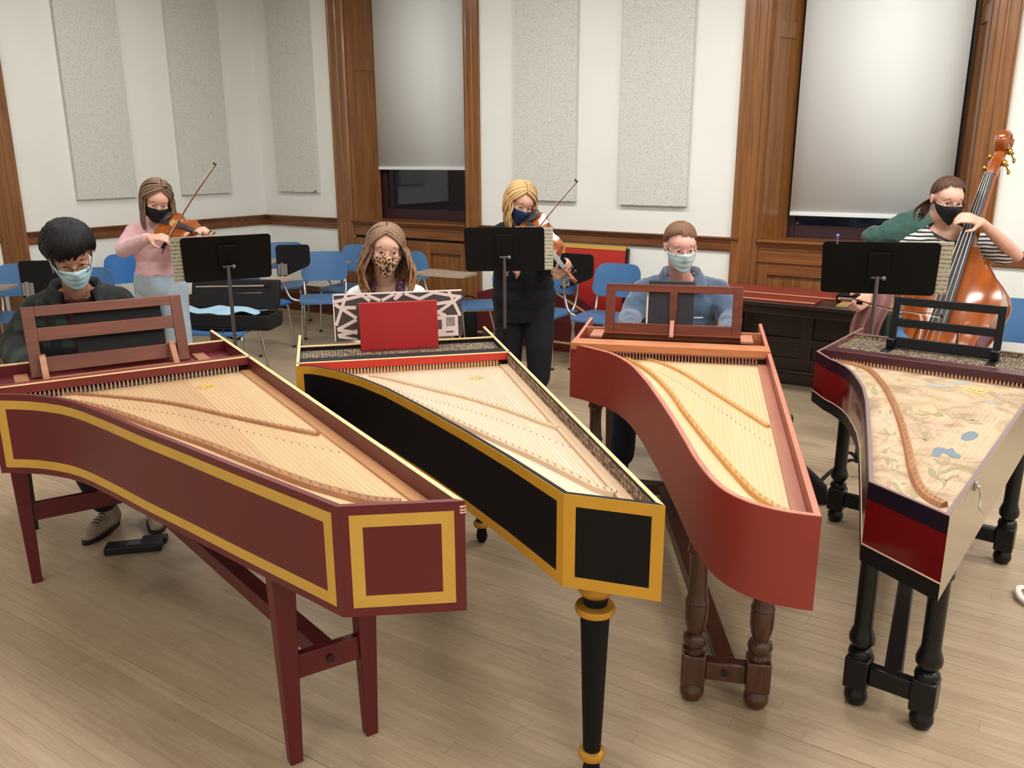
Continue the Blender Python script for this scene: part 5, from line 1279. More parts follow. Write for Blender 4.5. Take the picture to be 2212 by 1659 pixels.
# ================================================================== PEOPLE
def V(*a): return Vector(a)
class Caps(MB):
    def cap(s, p0, r0, p1, r1=None, seg=12):
        p0 = Vector(p0); p1 = Vector(p1); r1 = r0 if r1 is None else r1
        s.tube([p0, p0.lerp(p1, .5), p1], [r0, (r0+r1)/2, r1], seg); s.ell(p0, r0, seg=seg, rings=8); s.ell(p1, r1, seg=seg, rings=8); return s
    def chain(s, pts, rs):
        for i in range(len(pts)-1): s.cap(pts[i], rs[i], pts[i+1], rs[i+1])
        return s
_tex = {}
def clouds(sz):
    if sz not in _tex:
        t = bpy.data.textures.new('folds', 'CLOUDS'); t.noise_scale = sz; t.noise_depth = 1; _tex[sz] = t
    return _tex[sz]
def remesh(mb, name, voxel, mt, parent, it=8, disp=0, dsz=.06, cut=None, solid=0):
    me = bpy.data.meshes.new(name); me.from_pydata(mb.v, [], mb.f); me.update()
    o = bpy.data.objects.new(name, me); COL.objects.link(o)
    md = o.modifiers.new('r', 'REMESH'); md.mode = 'VOXEL'; md.voxel_size = voxel
    sm = o.modifiers.new('s', 'SMOOTH'); sm.factor = .5; sm.iterations = it
    if disp:
        d = o.modifiers.new('d', 'DISPLACE'); d.texture = clouds(dsz); d.strength = disp; d.mid_level = .5; d.texture_coords = 'LOCAL'
        s2 = o.modifiers.new('s2', 'SMOOTH'); s2.factor = .5; s2.iterations = 2
    bpy.context.view_layer.update(); dg = bpy.context.evaluated_depsgraph_get()
    nm = bpy.data.meshes.new_from_object(o.evaluated_get(dg)); o.modifiers.clear(); o.data = nm; bpy.data.meshes.remove(me); nm.name = name
    if cut:
        bm = bmesh.new(); bm.from_mesh(nm)
        dele = [f for f in bm.faces if cut(f.calc_center_median())]
        bmesh.ops.delete(bm, geom=dele, context='FACES'); bm.to_mesh(nm); bm.free()
    nm.materials.clear(); nm.materials.append(mt)
    nm.polygons.foreach_set('use_smooth', [True]*len(nm.polygons))
    o.parent = parent
    return o
def rot3(yaw, pitch, roll):
    return Matrix.Rotation(radians(yaw), 3, 'Z') @ Matrix.Rotation(radians(pitch), 3, 'X') @ Matrix.Rotation(radians(roll), 3, 'Y')
m_skin = mat('skin_fair', (206, 158, 138), .5, var=.05, vscale=25); m_skin2 = mat('skin_light_tan', (176, 128, 104), .5, var=.05, vscale=25); m_skin3 = mat('skin_pink', (210, 160, 146), .5, var=.06, vscale=25)
m_eyew = mat('eye_white', (226, 220, 214), .25); m_iris = mat('iris_dark', (48, 34, 28), .2); m_brow = mat('brow_brown', (96, 66, 48), .8)
def hair_mat(name, a, b, tip=None, z0=0, z1=1):
    mt, nt, bs = _new(name); v = _coord(nt, 'Object', (60, 60, 6)); n = _noise(nt, v, 3, 5, .6)
    r = _ramp(nt, n.outputs[0], [(.3, lin(a)), (.7, lin(b))]); src = r
    if tip:
        v2 = _coord(nt, 'Object', (1, 1, 1)); sx = nt.nodes.new('ShaderNodeSeparateXYZ'); nt.links.new(v2.outputs[0], sx.inputs[0])
        mr = nt.nodes.new('ShaderNodeMapRange'); mr.inputs['From Min'].default_value = z1; mr.inputs['From Max'].default_value = z0; nt.links.new(sx.outputs[2], mr.inputs[0])
        r2 = _ramp(nt, n.outputs[0], [(.3, lin(tip[0])), (.7, lin(tip[1]))]); src = nt.nodes.new('ShaderNodeMixRGB'); nt.links.new(mr.outputs[0], src.inputs[0]); nt.links.new(r.outputs[0], src.inputs[1]); nt.links.new(r2.outputs[0], src.inputs[2])
    nt.links.new(src.outputs[0], bs.inputs['Base Color'])
    bs.inputs['Roughness'].default_value = .5; bs.inputs['Specular IOR Level'].default_value = .22; _bump(nt, bs, n.outputs[0], .6, .004); return mt
def head_caps(c, R, s):
    b = Caps()
    def L(x, y, z): return c+R @ Vector((x*s, y*s, z*s))
    def e(p, r_): b.ell(L(*p), tuple(k*s for k in r_), R, 20, 14)
    e((0, .012, .035), (.073, .092, .083)); e((0, -.028, -.012), (.064, .066, .078)); e((0, -.036, -.072), (.044, .048, .042)); e((0, -.03, .03), (.066, .07, .055))
    b.cap(L(0, -.088, .012), .008*s, L(0, -.110, -.022), .012*s); b.ell(L(.011, -.098, -.026), .009*s); b.ell(L(-.011, -.098, -.026), .009*s)
    b.cap(L(-.04, -.078, .026), .011*s, L(.04, -.078, .026), .011*s)
    for sg in (-1, 1):
        e((sg*.038, -.07, -.022), (.024, .022, .022)); e((sg*.076, .012, -.004), (.010, .020, .032)); e((sg*.078, .02, .01), (.009, .016, .018))
    b.cap(L(-.02, -.088, -.058), .008*s, L(.02, -.088, -.058), .008*s)
    b.cap(L(0, .015, -.05), .055*s, L(0, .03, -.10), .053*s)
    return b, L
def hand_caps(b, w, d, up, side, curl=(.5, .7, .5), s=1.0, spread=.0, thumb=.6):
    """w wrist, d direction of the palm, up = back of the hand, side = +1 thumb on the right of d seen from up"""
    d = Vector(d).normalized(); up = Vector(up); up = (up-d*up.dot(d)).normalized(); sd = d.cross(up)*side
    k = lambda a, o, u: w+d*(a*s)+sd*(o*s)+up*(u*s)
    for o in (-.027, -.009, .009, .027): b.cap(k(.01, o*.6, 0), .013*s, k(.082, o, 0), .0115*s, 10)
    for i, (o, ln) in enumerate(((.03, .92), (.0105, 1.0), (-.0095, .95), (-.028, .76))):
        p = k(.085, o, 0); a = 0; dd = (d+sd*(o*spread*10)).normalized()
        for q, seg in enumerate((.042, .027, .021)):
            a += curl[q]+.05*i; v = dd*cos(a)-up*sin(a); p2 = p+v*(seg*ln*s); b.cap(p, (.0092-.0008*q)*s, p2, (.0088-.001*q)*s, 10); p = p2
    p = k(.025, .03, -.004); v1 = (d*.62+sd*.75-up*.25*thumb*2).normalized(); p1 = p+v1*(.045*s); v2 = (d*.9+sd*.15-up*.45*thumb*2).normalized(); p2 = p1+v2*(.032*s)
    b.cap(k(.01, .015, 0), .014*s, p, .0135*s, 10); b.cap(p, .0125*s, p1, .0105*s, 10); b.cap(p1, .0105*s, p2, .009*s, 10)
def torso(b, J, f=1.0, add=0.0, male=False, to='ch'):
    """ellipsoids stacked from the pelvis to the shoulders"""
    R = rot3(J['yaw'], 0, 0); pe, wa, ch, nk = J['pe'], J['wa'], J['ch'], J['nk']; k = J.get('k', 1.0)
    hw = J.get('hw', .165)*k; ww = J.get('ww', .135)*k; cw = J.get('cw', .155)*k; dp = J.get('dp', .105)*k
    for p, w_, d_, h_ in ((pe, hw, dp*1.08, .11), (pe.lerp(wa, .5), (hw+ww)/2, dp, .10), (wa, ww, dp*.95, .11), (wa.lerp(ch, .5), (ww+cw)/2, dp, .11), (ch, cw, dp*1.05, .12)):
        b.ell(p, (w_+add, d_+add, h_*k+add*.5), R, 20, 12)
    sl, sr = J['sl'], J['sr']
    dn = V(0, 0, -.022)
    for a_, c_ in ((sl, sr), (sr, sl)):
        b.cap(a_+dn, .050*k+add*.8, J['ch'].lerp(nk, .62)+(a_-c_)*.17, .064*k+add*.8); b.cap(J['ch'].lerp(nk, .70)+(a_-c_)*.14, .05*k+add*.7, nk+(a_-c_)*.05+V(0, .012, .0), .044*k+add*.5)
        b.cap(a_+dn*2, .05*k+add, J['ch']+(a_-c_)*.28, .08*k+add)
    b.cap(J['ch'].lerp(nk, .5), .082*k+add, J['ch'], .10*k+add)
def person(J, label):
    base = V(J['pe'].x, J['pe'].y, 0)
    r = empty('person', base, 0, label=label, cat='person', group='musicians')
    k = J.get('k', 1.0); s = J.get('hs', 1.0); skin = J.get('skin', m_skin)
    R = rot3(*J['hrot']); hc = J['head']
    b, L = head_caps(hc, R, s)
    torso(b, J)
    b.cap(J['nk'], .055*k, L(0, .022, -.075), .05*s)
    for q in ('l', 'r'):
        b.chain([J['s'+q]+V(0, 0, -.03), J['s'+q].lerp(J['e'+q], .5), J['e'+q], J['e'+q].lerp(J['w'+q], .4), J['w'+q]], [.046*k, .044*k, .037*k, .038*k, .025*k])
        hd = J.get('hand_'+q)
        if hd: hand_caps(b, J['w'+q], hd[0], hd[1], hd[2], *hd[3:])
        b.chain([J['h'+q], J['h'+q].lerp(J['k'+q], .5), J['k'+q], J['k'+q].lerp(J['a'+q], .35), J['a'+q]], [.082*k, .072*k, .052*k, .054*k, .036*k])
        ft = J['f'+q]; b.cap(J['a'+q], .036*k, J['a'+q]+V(0, 0, -.05), .033); b.cap(V(J['a'+q].x, J['a'+q].y, .035), .032, V(ft.x, ft.y, .028), .026)
    b.v = [tuple(Vector(p)-base) for p in b.v]
    remesh(b, 'body', .0058, skin, r, 5)
    J['L'] = L; J['base'] = base; J['R'] = R
    # eyes
    for sg in (-1, 1):
        e = MB(); e.ell(L(sg*.031, -.0775, .006)-base, (.0135*s, .0125*s, .0085*s), R, 12, 8); eo = e.build('eye', m_eyew, r)
        i_ = MB(); lk = J.get('look', (0, 0)); i_.ell(L(sg*.031+lk[0], -.0868, .0045+lk[1])-base, (.006*s, .0045*s, .006*s), R, 10, 8); i_.build('iris', J.get('iris', m_iris), eo)
        lid = MB(); lid.tube([L(sg*.031-.014, -.085, .010)-base, L(sg*.031, -.0915, .0135)-base, L(sg*.031+.014, -.084, .010)-base], [.003*s, .0042*s, .003*s], 8); lid.build('eyelid', skin, eo)
        bw = MB(); bw.tube([L(sg*.014, -.0905, .026)-base, L(sg*.032, -.0905, .031)-base, L(sg*.05, -.079, .026)-base], [.0028*s, .0036*s, .002*s], 6, flat=.6); bw.build('eyebrow', J.get('brow', m_brow), r)
    return r
def shoes(J, r, mt, sole):
    for q in ('l', 'r'):
        a, f_ = J['a'+q], J['f'+q]; d = V(f_.x-a.x, f_.y-a.y, 0).normalized(); b = Caps(); sd = V(-d.y, d.x, 0); p = V(a.x, a.y, 0)-J['base']; p.z = 0
        b.ell(p-d*.02+V(0, 0, .055), (.042, .042, .05)); b.cap(p+V(0, 0, .045), .042, p+d*.12+V(0, 0, .036), .036); b.cap(p+d*.12+V(0, 0, .036), .038, p+d*.165+V(0, 0, .03), .03); b.cap(p+V(0, 0, .06), .042, p+V(0, 0, .10), .045)
        so = remesh(b, 'shoe', .006, mt, r, 4)
        t = MB(); pts = []
        for i in range(20):
            ang = 2*pi*i/20; ex = cos(ang); ey = sin(ang); c = p+d*.07; w_ = .046 if ex > -.2 else .04
            pts.append(tuple((c+d*(ex*.132)+sd*(ey*w_))[:2]))
        t.prism(pts, 0, .022); t.build('sole', sole, so, smooth=False)
        lc = MB()
        for i in range(5): c = p+d*(.05+.018*i)+V(0, 0, .088-.006*i); lc.tube([c-sd*.022, c+V(0, 0, .006), c+sd*.022+d*.008], .0025, 5)
        lc.build('laces', sole, so)
def surgical(J, r, mt, drop=0, puff=0.0, pleat=.0015, top=.0, width=1.0, pointed=False):
    L, base = J['L'], J['base']; mb = MB(); nu, nv = 28, 18
    for j in range(nv+1):
        v = j/nv
        for i in range(nu+1):
            u = -1+2*i/nu; ph = radians(78)*u*width
            zt_ = -.012+top+.012*math.exp(-(u/.28)**2)+.0*abs(u); zb_ = -.108-drop+.040*abs(u)**1.6
            if pointed: zb_ = -.116-drop+.062*abs(u)**1.1
            z = zt_+(zb_-zt_)*v
            rx = .080-.020*v**1.5; ry = .100-.008*v*v
            rr = 1+puff*sin(pi*min(1, v*1.1))*math.exp(-(u/.55)**2)
            nose = .020*math.exp(-(u/.20)**2)*math.exp(-((v-.12)/.28)**2)
            y = -.012-cos(ph)*(ry*rr+nose)-pleat*sin(v*22)*math.exp(-(u/.7)**2); x = sin(ph)*rx*rr
            mb.v.append(tuple(L(x, y, z)-base))
    for j in range(nv):
        for i in range(nu): a = j*(nu+1)+i; mb.f.append((a, a+nu+1, a+nu+2, a+1)); mb.m.append(0)
    o = mb.build('face_mask', mt, r, angle=60); o.modifiers.new('t', 'SOLIDIFY').thickness = .0015
    for sg in (-1, 1):
        lp = MB()
        for z0 in (-.018+top, -.062): lp.tube(spline([L(sg*.0755, -.03, z0)-base, L(sg*.080, -.008, (z0+.01)*.6)-base, L(sg*.084, .018, .004 if z0 > -.04 else -.02)-base], 4), .0014, 5)
        lp.build('ear_loop', J.get('loop', mt), o)
def glasses(J, r, mt, ry=.020, rx=.025, zc=.004, wire=.0016):
    L, base = J['L'], J['base']; g = MB()
    for sg in (-1, 1):
        pts = [L(sg*.034+rx*cos(a), -.106+.010*abs(sg*.034+rx*cos(a))/.06, zc+ry*sin(a))-base for a in [2*pi*i/24 for i in range(25)]]; g.tube(pts, wire, 6, cap=False)
        g.tube([L(sg*(.034+rx), -.094, zc+.004)-base, L(sg*.074, -.05, zc+.008)-base, L(sg*.080, .012, .008)-base, L(sg*.078, .03, -.006)-base], wire, 6)
    g.tube([L(-.010, -.106, zc+.004)-base, L(0, -.110, zc+.008)-base, L(.010, -.106, zc+.004)-base], wire, 6)
    go = g.build('glasses', mt, r)
    for sg in (-1, 1):
        ln = MB()
        ps = [L(sg*.034+rx*.95*cos(a), -.1055+.010*abs(sg*.034+rx*cos(a))/.06, zc+ry*.95*sin(a))-base for a in [2*pi*i/20 for i in range(20)]]
        ln.add(ps, [tuple(range(20))] if sg > 0 else [tuple(range(20))])
        lo = ln.build('lens', mat('spectacle_lens', (245, 248, 250), .02, trans=1.0, ior=1.02), go, smooth=False)
def lock(mb, pts, w, fl=.45, seg=6, up=None):
    n = len(pts); mb.tube(pts, [w*(.55+.45*sin(pi*min(1, .25+i/n*1.1)))*(1 if i < n-1 else .25) for i in range(n)], seg, flat=fl, up=up)
def hair_cap(L, base, mb, sc=1.0, front=.05, side=-.01, back=-.06, thick=.012, ctr=(0, .012, .03)):
    nu, nv = 36, 16
    rows = []
    for j in range(nv+1):
        row = []
        for i in range(nu):
            a = 2*pi*i/nu; fx = -cos(a)          # a=0 faces forward
            zlim = front if fx < -.55 else (side if fx < .25 else back)
            t = (fx+1)/2; zlim = np.interp(t, [0, .12, .30, .5, .7, 1], [front, front*.95, (front+side)/2, side, back, back])
            th_end = math.acos(max(-1, min(1, (zlim-ctr[2])/(.083+thick)))); th_ = th_end*j/nv
            row.append(tuple(L(ctr[0]+sin(a)*sin(th_)*(.073+thick), ctr[1]-cos(a)*sin(th_)*(.092+thick), ctr[2]+cos(th_)*(.083+thick))-base))
        rows.append(row)
    k0 = len(mb.v)
    for row in rows: mb.v += row
    for j in range(nv):
        for i in range(nu): a, b = k0+j*nu+i, k0+j*nu+(i+1) % nu; mb.f.append((a, a+nu, b+nu, b)); mb.m.append(0)
def short_hair(J, r, mt, front=.05, side=.0, back=-.06, thick=.016, n=120, swirl=.5, w=.011, seed=1, ext=.0, fringe=0.0, rag=0.0, diag=0.0):
    L, base = J['L'], J['base']; rn = random.Random(seed); mb = MB(); hair_cap(L, base, mb, front=front+.012, side=side, back=back, thick=thick*.75)
    for i in range(n):
        a = 2*pi*i/n+rn.uniform(-.1, .1); fx = -cos(a); t = (fx+1)/2
        zl = np.interp(t, [0, .12, .30, .5, .7, 1], [front, front*.95, (front+side)/2, side, back, back])+rn.uniform(-.012, .008)+rag*rn.uniform(-1, 1)
        zl -= diag*sin(a)*max(0, -fx)
        th_end = math.acos(max(-1, min(1, (zl-.03)/(.083+thick)))); pts = []
        th0 = rn.uniform(0, .55)
        for k in range(8):
            th_ = th0+(th_end+ext-th0)*k/7; aa = a+swirl*(1-k/7)*.6; tk = thick*(.85+.25*sin(pi*k/7)+(fringe*k/7 if fx < -.4 else 0))
            pts.append(L(sin(aa)*sin(th_)*(.073+tk), .012-cos(aa)*sin(th_)*(.092+tk), .03+cos(th_)*(.083+tk))-base)
        lock(mb, pts, w*rn.uniform(.8, 1.2))
    return mb.build('hair', mt, r, angle=70)
def long_hair(J, r, mt, length=.24, part=-.0, n=90, seed=1, spread=.02, open_=58, wave=.006, w=.013, frontlen=1.0, thick=.010, bias=0):
    L, base = J['L'], J['base']; rn = random.Random(seed); mb = MB(); hair_cap(L, base, mb, front=.104, side=-.02, back=-.09, thick=.006)
    for sg in (-1, 1):
        for i in range(n//2):
            f_ = i/(n//2-1); al = radians(open_+(178-open_)*f_**.9)+rn.uniform(-.05, .05); y0 = -.050+.123*f_+rn.uniform(-.006, .006)
            v = (y0-.012)/.092; d0 = V(part/.073+sg*.02, v, sqrt(max(.02, 1-v*v))).normalized(); d1 = V(sg*sin(al), -cos(al), -.12).normalized()
            tk = thick*rn.uniform(.7, 1.5); om = math.acos(max(-1, min(1, d0.dot(d1)))); pts = []
            for k in range(8):
                t = k/7; d = (d0*sin((1-t)*om)+d1*sin(t*om))/sin(om); g_ = tk*(.55+.75*t)
                pts.append(L(d.x*(.073+g_), .012+d.y*(.092+g_), .03+d.z*(.083+g_))-base)
            ln = length*rn.uniform(.84, 1.06)*(frontlen if f_ < .3 else 1); p = pts[-1]; o3 = L(d1.x, d1.y, 0)-L(0, 0, 0); out = V(o3.x, o3.y, 0).normalized(); ph = rn.uniform(0, 6); m_ = 9
            for k in range(1, m_+1):
                t = k/m_; pts.append(p+V(0, 0, -ln*t)+out*(spread*sin(pi*t*.75)-.012*t)+V(bias*t+wave*sin(ph+7*t), wave*cos(ph+6*t)-.01*t*(1-f_), 0))
            lock(mb, pts, w*rn.uniform(.8, 1.25), .5)
    return mb.build('hair', mt, r, angle=70)
def sleeves(b, J, upto, r0, r1, add=0):
    for q in ('l', 'r'):
        S, E, W = J['s'+q]+V(0, 0, -.03), J['e'+q], J['w'+q]
        if upto < 1: b.chain([S, S.lerp(E, upto)], [r0, r0*.98])
        else:
            t = upto-1; b.chain([S, S.lerp(E, .55), E, E.lerp(W, t*.5), E.lerp(W, t)], [r0, r0*.95, (r0+r1)/2, (r0+r1)/2*.98, r1])
def trousers(J, r, mt, r0=.098, r1=.066, r2=.055, top='wa', voxel=.009, disp=.006, wide=0):
    b = Caps(); k = J.get('k', 1.0); R = rot3(J['yaw'], 0, 0); hw = J.get('hw', .165)*k; dp = J.get('dp', .105)*k
    b.ell(J['pe'], (hw+.014, dp*1.08+.014, .125), R, 20, 12); b.ell(J['pe'].lerp(J['wa'], .45), (hw*.95+.01, dp+.012, .10), R, 20, 12)
    for q in ('l', 'r'): b.chain([J['h'+q], J['h'+q].lerp(J['k'+q], .5), J['k'+q], J['a'+q].lerp(J['k'+q], .12)], [r0*k, r0*.9*k, r1*k, r2*k])
    b.v = [tuple(Vector(p)-J['base']) for p in b.v]; zmax = J['wa'].z
    return remesh(b, 'trousers', voxel, mt, r, 5, disp, .07, cut=(lambda c: c.z > zmax+.0) if top == 'wa' else None)
def off(J, b): b.v = [tuple(Vector(p)-J['base']) for p in b.v]; return b
def neckband(J, r, mt, pts, rad=.007): q = MB(); q.tube([p-J['base'] for p in spline(pts+[pts[0]], 5)], rad, 8, cap=False); return q.build('neckband', mt, r)
def collar(J, r, mt, yaw, r0=.078, h=.055, spread=.03, openv=.055, drop=.07):
    """turned collar: a band round the neck that falls open into a V at the front"""
    nb = J['nk']-J['base']; fd_ = rot3(yaw, 0, 0) @ V(0, -1, 0); fx_ = rot3(yaw, 0, 0) @ V(1, 0, 0); q = MB(); n = 30
    for i in range(n+1):
        a = radians(-158+316*i/n); f_ = max(0, -cos(a)); x = sin(a)*r0*(1+.10*f_)+(openv*.4*f_*(1 if a > 0 else -1)); y = -cos(a)*r0*1.05; z = .012-drop*f_**1.5
        p0 = nb+fx_*x+fd_*y+V(0, 0, z); o_ = (fx_*sin(a)-fd_*cos(a)).normalized()
        for (dx, dz) in ((0, -.02), (.004, h*.75), (.012, h*.85), (.03+spread*f_, h*.30-.02*f_), (.034+spread*f_, h*.18-.03*f_)): q.v.append(tuple(p0+o_*dx+V(0, 0, dz)))
    for i in range(n):
        for k in range(4): a = i*5+k; q.f.append((a, a+5, a+6, a+1)); q.m.append(0)
    o = q.build('collar', mt, r, angle=80); o.modifiers.new('t', 'SOLIDIFY').thickness = .003
def legs_standing(J, x0, y0, wd=.09, turn=0.0, step=0.0):
    for sg, q in ((-1, 'l'), (1, 'r')):
        J['h'+q] = V(x0+sg*wd, y0, J['pe'].z-.04); J['k'+q] = V(x0+sg*(wd+.01), y0-.02-step*sg, J['pe'].z*.53); J['a'+q] = V(x0+sg*(wd+.01), y0+.02-step*sg*1.5, .085); J['f'+q] = J['a'+q]+V(sg*.04, -.12, -.06)
def legs_seated(J, o, ang, fu, spread=.12, knee_z=.50, feet_u=.0, z=.48):
    """pelvis sits on the bench; thighs run towards the keyboard (direction -u)"""
    d = V(-cos(ang), -sin(ang), 0); s_ = V(-d.y, d.x, 0)
    for sg, q in ((-1, 'l'), (1, 'r')):
        hp = J['pe']+s_*(sg*.09)+V(0, 0, -.03); J['h'+q] = hp; J['k'+q] = V(hp.x, hp.y, 0)+d*.40+s_*(sg*(spread-.09))+V(0, 0, knee_z); J['a'+q] = V(J['k'+q].x, J['k'+q].y, 0)+d*(.02+feet_u)+s_*(sg*.02)+V(0, 0, .085); J['f'+q] = J['a'+q]+d*.13+V(0, 0, -.06)

# ---------------------------------------------------------------- 1 woman in pink playing the violin
Y = 5.62
J = dict(yaw=18, head=atY(338, 430, Y-.07), hrot=(28, 28, 8), k=.95, hs=1.03, cw=.148, ww=.125, hw=.165)
J['nk'] = atY(336, 478, Y+.02); J['ch'] = atY(338, 520, Y+.03); J['wa'] = atY(340, 574, Y+.02); J['pe'] = atY(347, 612, Y+.02)
J['sl'] = atY(288, 496, Y-.0); J['sr'] = atY(384, 494, Y-.02)
J['el'] = atY(266, 540, Y-.18); J['wl'] = atY(322, 514, Y-.42); J['er'] = atY(412, 545, Y-.22)
nkp = VP+VD*(.356+.09); J['wr'] = nkp+V(.055, .02, -.06)
J['hand_l'] = (atY(352, 512, Y-.43)-J['wl'], (0, -.55, .8), 1, (.35, .75, .5), .92, .05)
J['hand_r'] = (V(-.25, -.2, .55), (.75, -.45, -.1), -1, (.6, .9, .7), .92)
legs_standing(J, J['pe'].x, J['pe'].y, .085)
m_pinkk = mat('pink_knit', (212, 168, 174), .9, var=.05, vscale=40, bump=.35, bscale=240, bdist=.003, sheen=.3); m_jean = mat('washed_denim', (158, 176, 190), .85, var=.10, vscale=8, bump=.15, bscale=400)
r = person(J, 'woman in a pink sweater and light jeans standing and playing the violin, black mask')
b = Caps(); torso(b, J, add=.017); sleeves(b, J, 1.93, .064, .036); zc_ = J['wa'].z-.055
pink_o = remesh(off(J, b), 'sweater', .008, m_pinkk, r, 5, .010, .05, cut=lambda c: c.z < zc_+.008*sin(c.x*60))
trousers(J, r, m_jean, .098, .088, .085, wide=1); shoes(J, r, mat('white_shoe', (210, 208, 204), .6), mat('white_sole', (225, 225, 222), .6))
J['loop'] = mat('black_cloth_mask', (14, 14, 17), .8); surgical(J, r, mat('black_cloth_mask', (14, 14, 17), .8), puff=.06, pleat=0, drop=.004, width=1.05)
long_hair(J, r, hair_mat('light_brown_hair', (98, 76, 62), (150, 122, 102)), .19, n=84, seed=3, open_=62, part=.012, wave=.003, frontlen=1.15)
q = MB(); L_ = J['L']; q.tube([L_(.03, -.05, .117)-J['base'], L_(.055, -.02, .10)-J['base'], L_(.066, .01, .08)-J['base']], .006, 6); q.build('hair_clip', mat('dark_clip', (30, 22, 20), .4), r)
# ---------------------------------------------------------------- 2 man with black hair at the maroon harpsichord
A, o_ = A1, (-.113, 1.859)
Y = 3.80
J = dict(yaw=28, head=atY(152, 548, Y-.06), hrot=(32, 30, -6), k=1.02, hs=1.08, cw=.165, ww=.15, hw=.165, skin=m_skin2, brow=mat('brow_black', (26, 20, 18), .8))
J['nk'] = atY(165, 628, Y+.05); J['ch'] = atY(165, 690, Y+.12); J['pe'] = frame_at(o_, A, 2.84, .56, .575); J['wa'] = J['ch'].lerp(J['pe'], .55)
J['sl'] = atY(78, 664, Y+.04); J['sr'] = atY(252, 644, Y+.16)
J['wl'] = frame_at(o_, A, 2.44, .80, .825); J['wr'] = frame_at(o_, A, 2.46, .42, .825)
J['el'] = atY(30, 745, Y-.02); J['er'] = atY(262, 735, Y+.10)
kd = V(-cos(A), -sin(A), 0)
J['hand_l'] = (kd+V(0, 0, -.05), (0, 0, 1), 1, (.25, .45, .4)); J['hand_r'] = (kd+V(0, 0, -.05), (0, 0, 1), -1, (.25, .45, .4))
legs_seated(J, o_, A, 0, .12, .54, .0)
sh = at(205, 1178); J['ar'] = V(sh.x-.02, sh.y+.06, .085) if False else J['ar']
J['al'] = V(at(212, 1165).x, at(212, 1165).y+.13, .09); J['fl'] = J['al']+V(-.02, -.13, -.06); J['ar'] = V(at(330, 1130).x, at(330, 1130).y+.05, .09); J['fr'] = J['ar']+V(.05, -.12, -.06)
r = person(J, 'black-haired man in glasses, blue mask and dark plaid jacket at the maroon harpsichord')
def plaid():
    mt, nt, b = _new('dark_green_plaid'); v = _coord(nt, 'Object', (1, 1, 1)); sx = nt.nodes.new('ShaderNodeSeparateXYZ'); nt.links.new(v.outputs[0], sx.inputs[0]); outs = []
    for ax in (0, 2):
        mu = nt.nodes.new('ShaderNodeMath'); mu.operation = 'MULTIPLY'; mu.inputs[1].default_value = 11; nt.links.new(sx.outputs[ax], mu.inputs[0])
        fr = nt.nodes.new('ShaderNodeMath'); fr.operation = 'FRACT'; nt.links.new(mu.outputs[0], fr.inputs[0]); outs.append(_ramp(nt, fr.outputs[0], [(.38, (0, 0, 0, 1)), (.46, (1, 1, 1, 1)), (.85, (1, 1, 1, 1)), (.95, (0, 0, 0, 1))]))
    mx = nt.nodes.new('ShaderNodeMixRGB'); mx.inputs[0].default_value = .5; nt.links.new(outs[0].outputs[0], mx.inputs[1]); nt.links.new(outs[1].outputs[0], mx.inputs[2])
    r_ = _ramp(nt, mx.outputs[0], [(0, lin((9, 10, 12))), (.5, lin((15, 20, 20))), (1, lin((36, 46, 41)))]); nt.links.new(r_.outputs[0], b.inputs['Base Color']); b.inputs['Roughness'].default_value = .9; return mt
b = Caps(); torso(b, J, add=.012); remesh(off(J, b), 'tee_shirt', .010, mat('maroon_tee', (66, 24, 36), .85), r, 4, cut=lambda c, n_=J['nk']-J['base']: c.z > n_.z-.03)
b = Caps(); torso(b, J, add=.034); sleeves(b, J, 1.92, .080, .047); b.cap(J['ch'].lerp(J['nk'], .8), .086, J['ch'], .10)
fd = rot3(28, 0, 0) @ V(0, -1, 0); fx = rot3(28, 0, 0) @ V(1, 0, 0); nb_ = J['nk']-J['base']
remesh(off(J, b), 'jacket', .009, plaid(), r, 5, .016, .06, cut=lambda c: ((c-nb_).dot(fd) > .02 and abs((c-nb_).dot(fx)-.0) < .035+max(0, (c.z-nb_.z+.22))*.16) or (c-nb_).length < .085 and c.z > nb_.z-.02)
collar(J, r, plaid(), 28, .082, .05, .03, .05, .05)
for k_ in range(4): q = MB(); p = nb_+fx*.055+fd*(.145)+V(0, 0, -.17-.075*k_); q.ell(p, (.008, .004, .008), seg=10, rings=6); q.build('button', mat('pearl_button', (210, 214, 210), .3), r)
trousers(J, r, mat('dark_jeans', (24, 26, 36), .9), .09, .064, .058); shoes(J, r, mat('beige_trainer', (158, 140, 122), .75), mat('dark_sole', (40, 34, 34), .7))
m_sblue = mat('surgical_blue', (176, 212, 224), .75); J['loop'] = mat('white_elastic', (220, 220, 218), .7); surgical(J, r, m_sblue, drop=.0, puff=.06)
short_hair(J, r, hair_mat('black_hair', (7, 6, 8), (20, 18, 21)), front=.050, side=-.004, back=-.05, thick=.026, n=180, swirl=.9, w=.012, seed=5, fringe=.03, rag=.006, diag=-.022)
glasses(J, r, mat('dark_rim', (44, 30, 26), .3, .3), .021, .026, -.008)
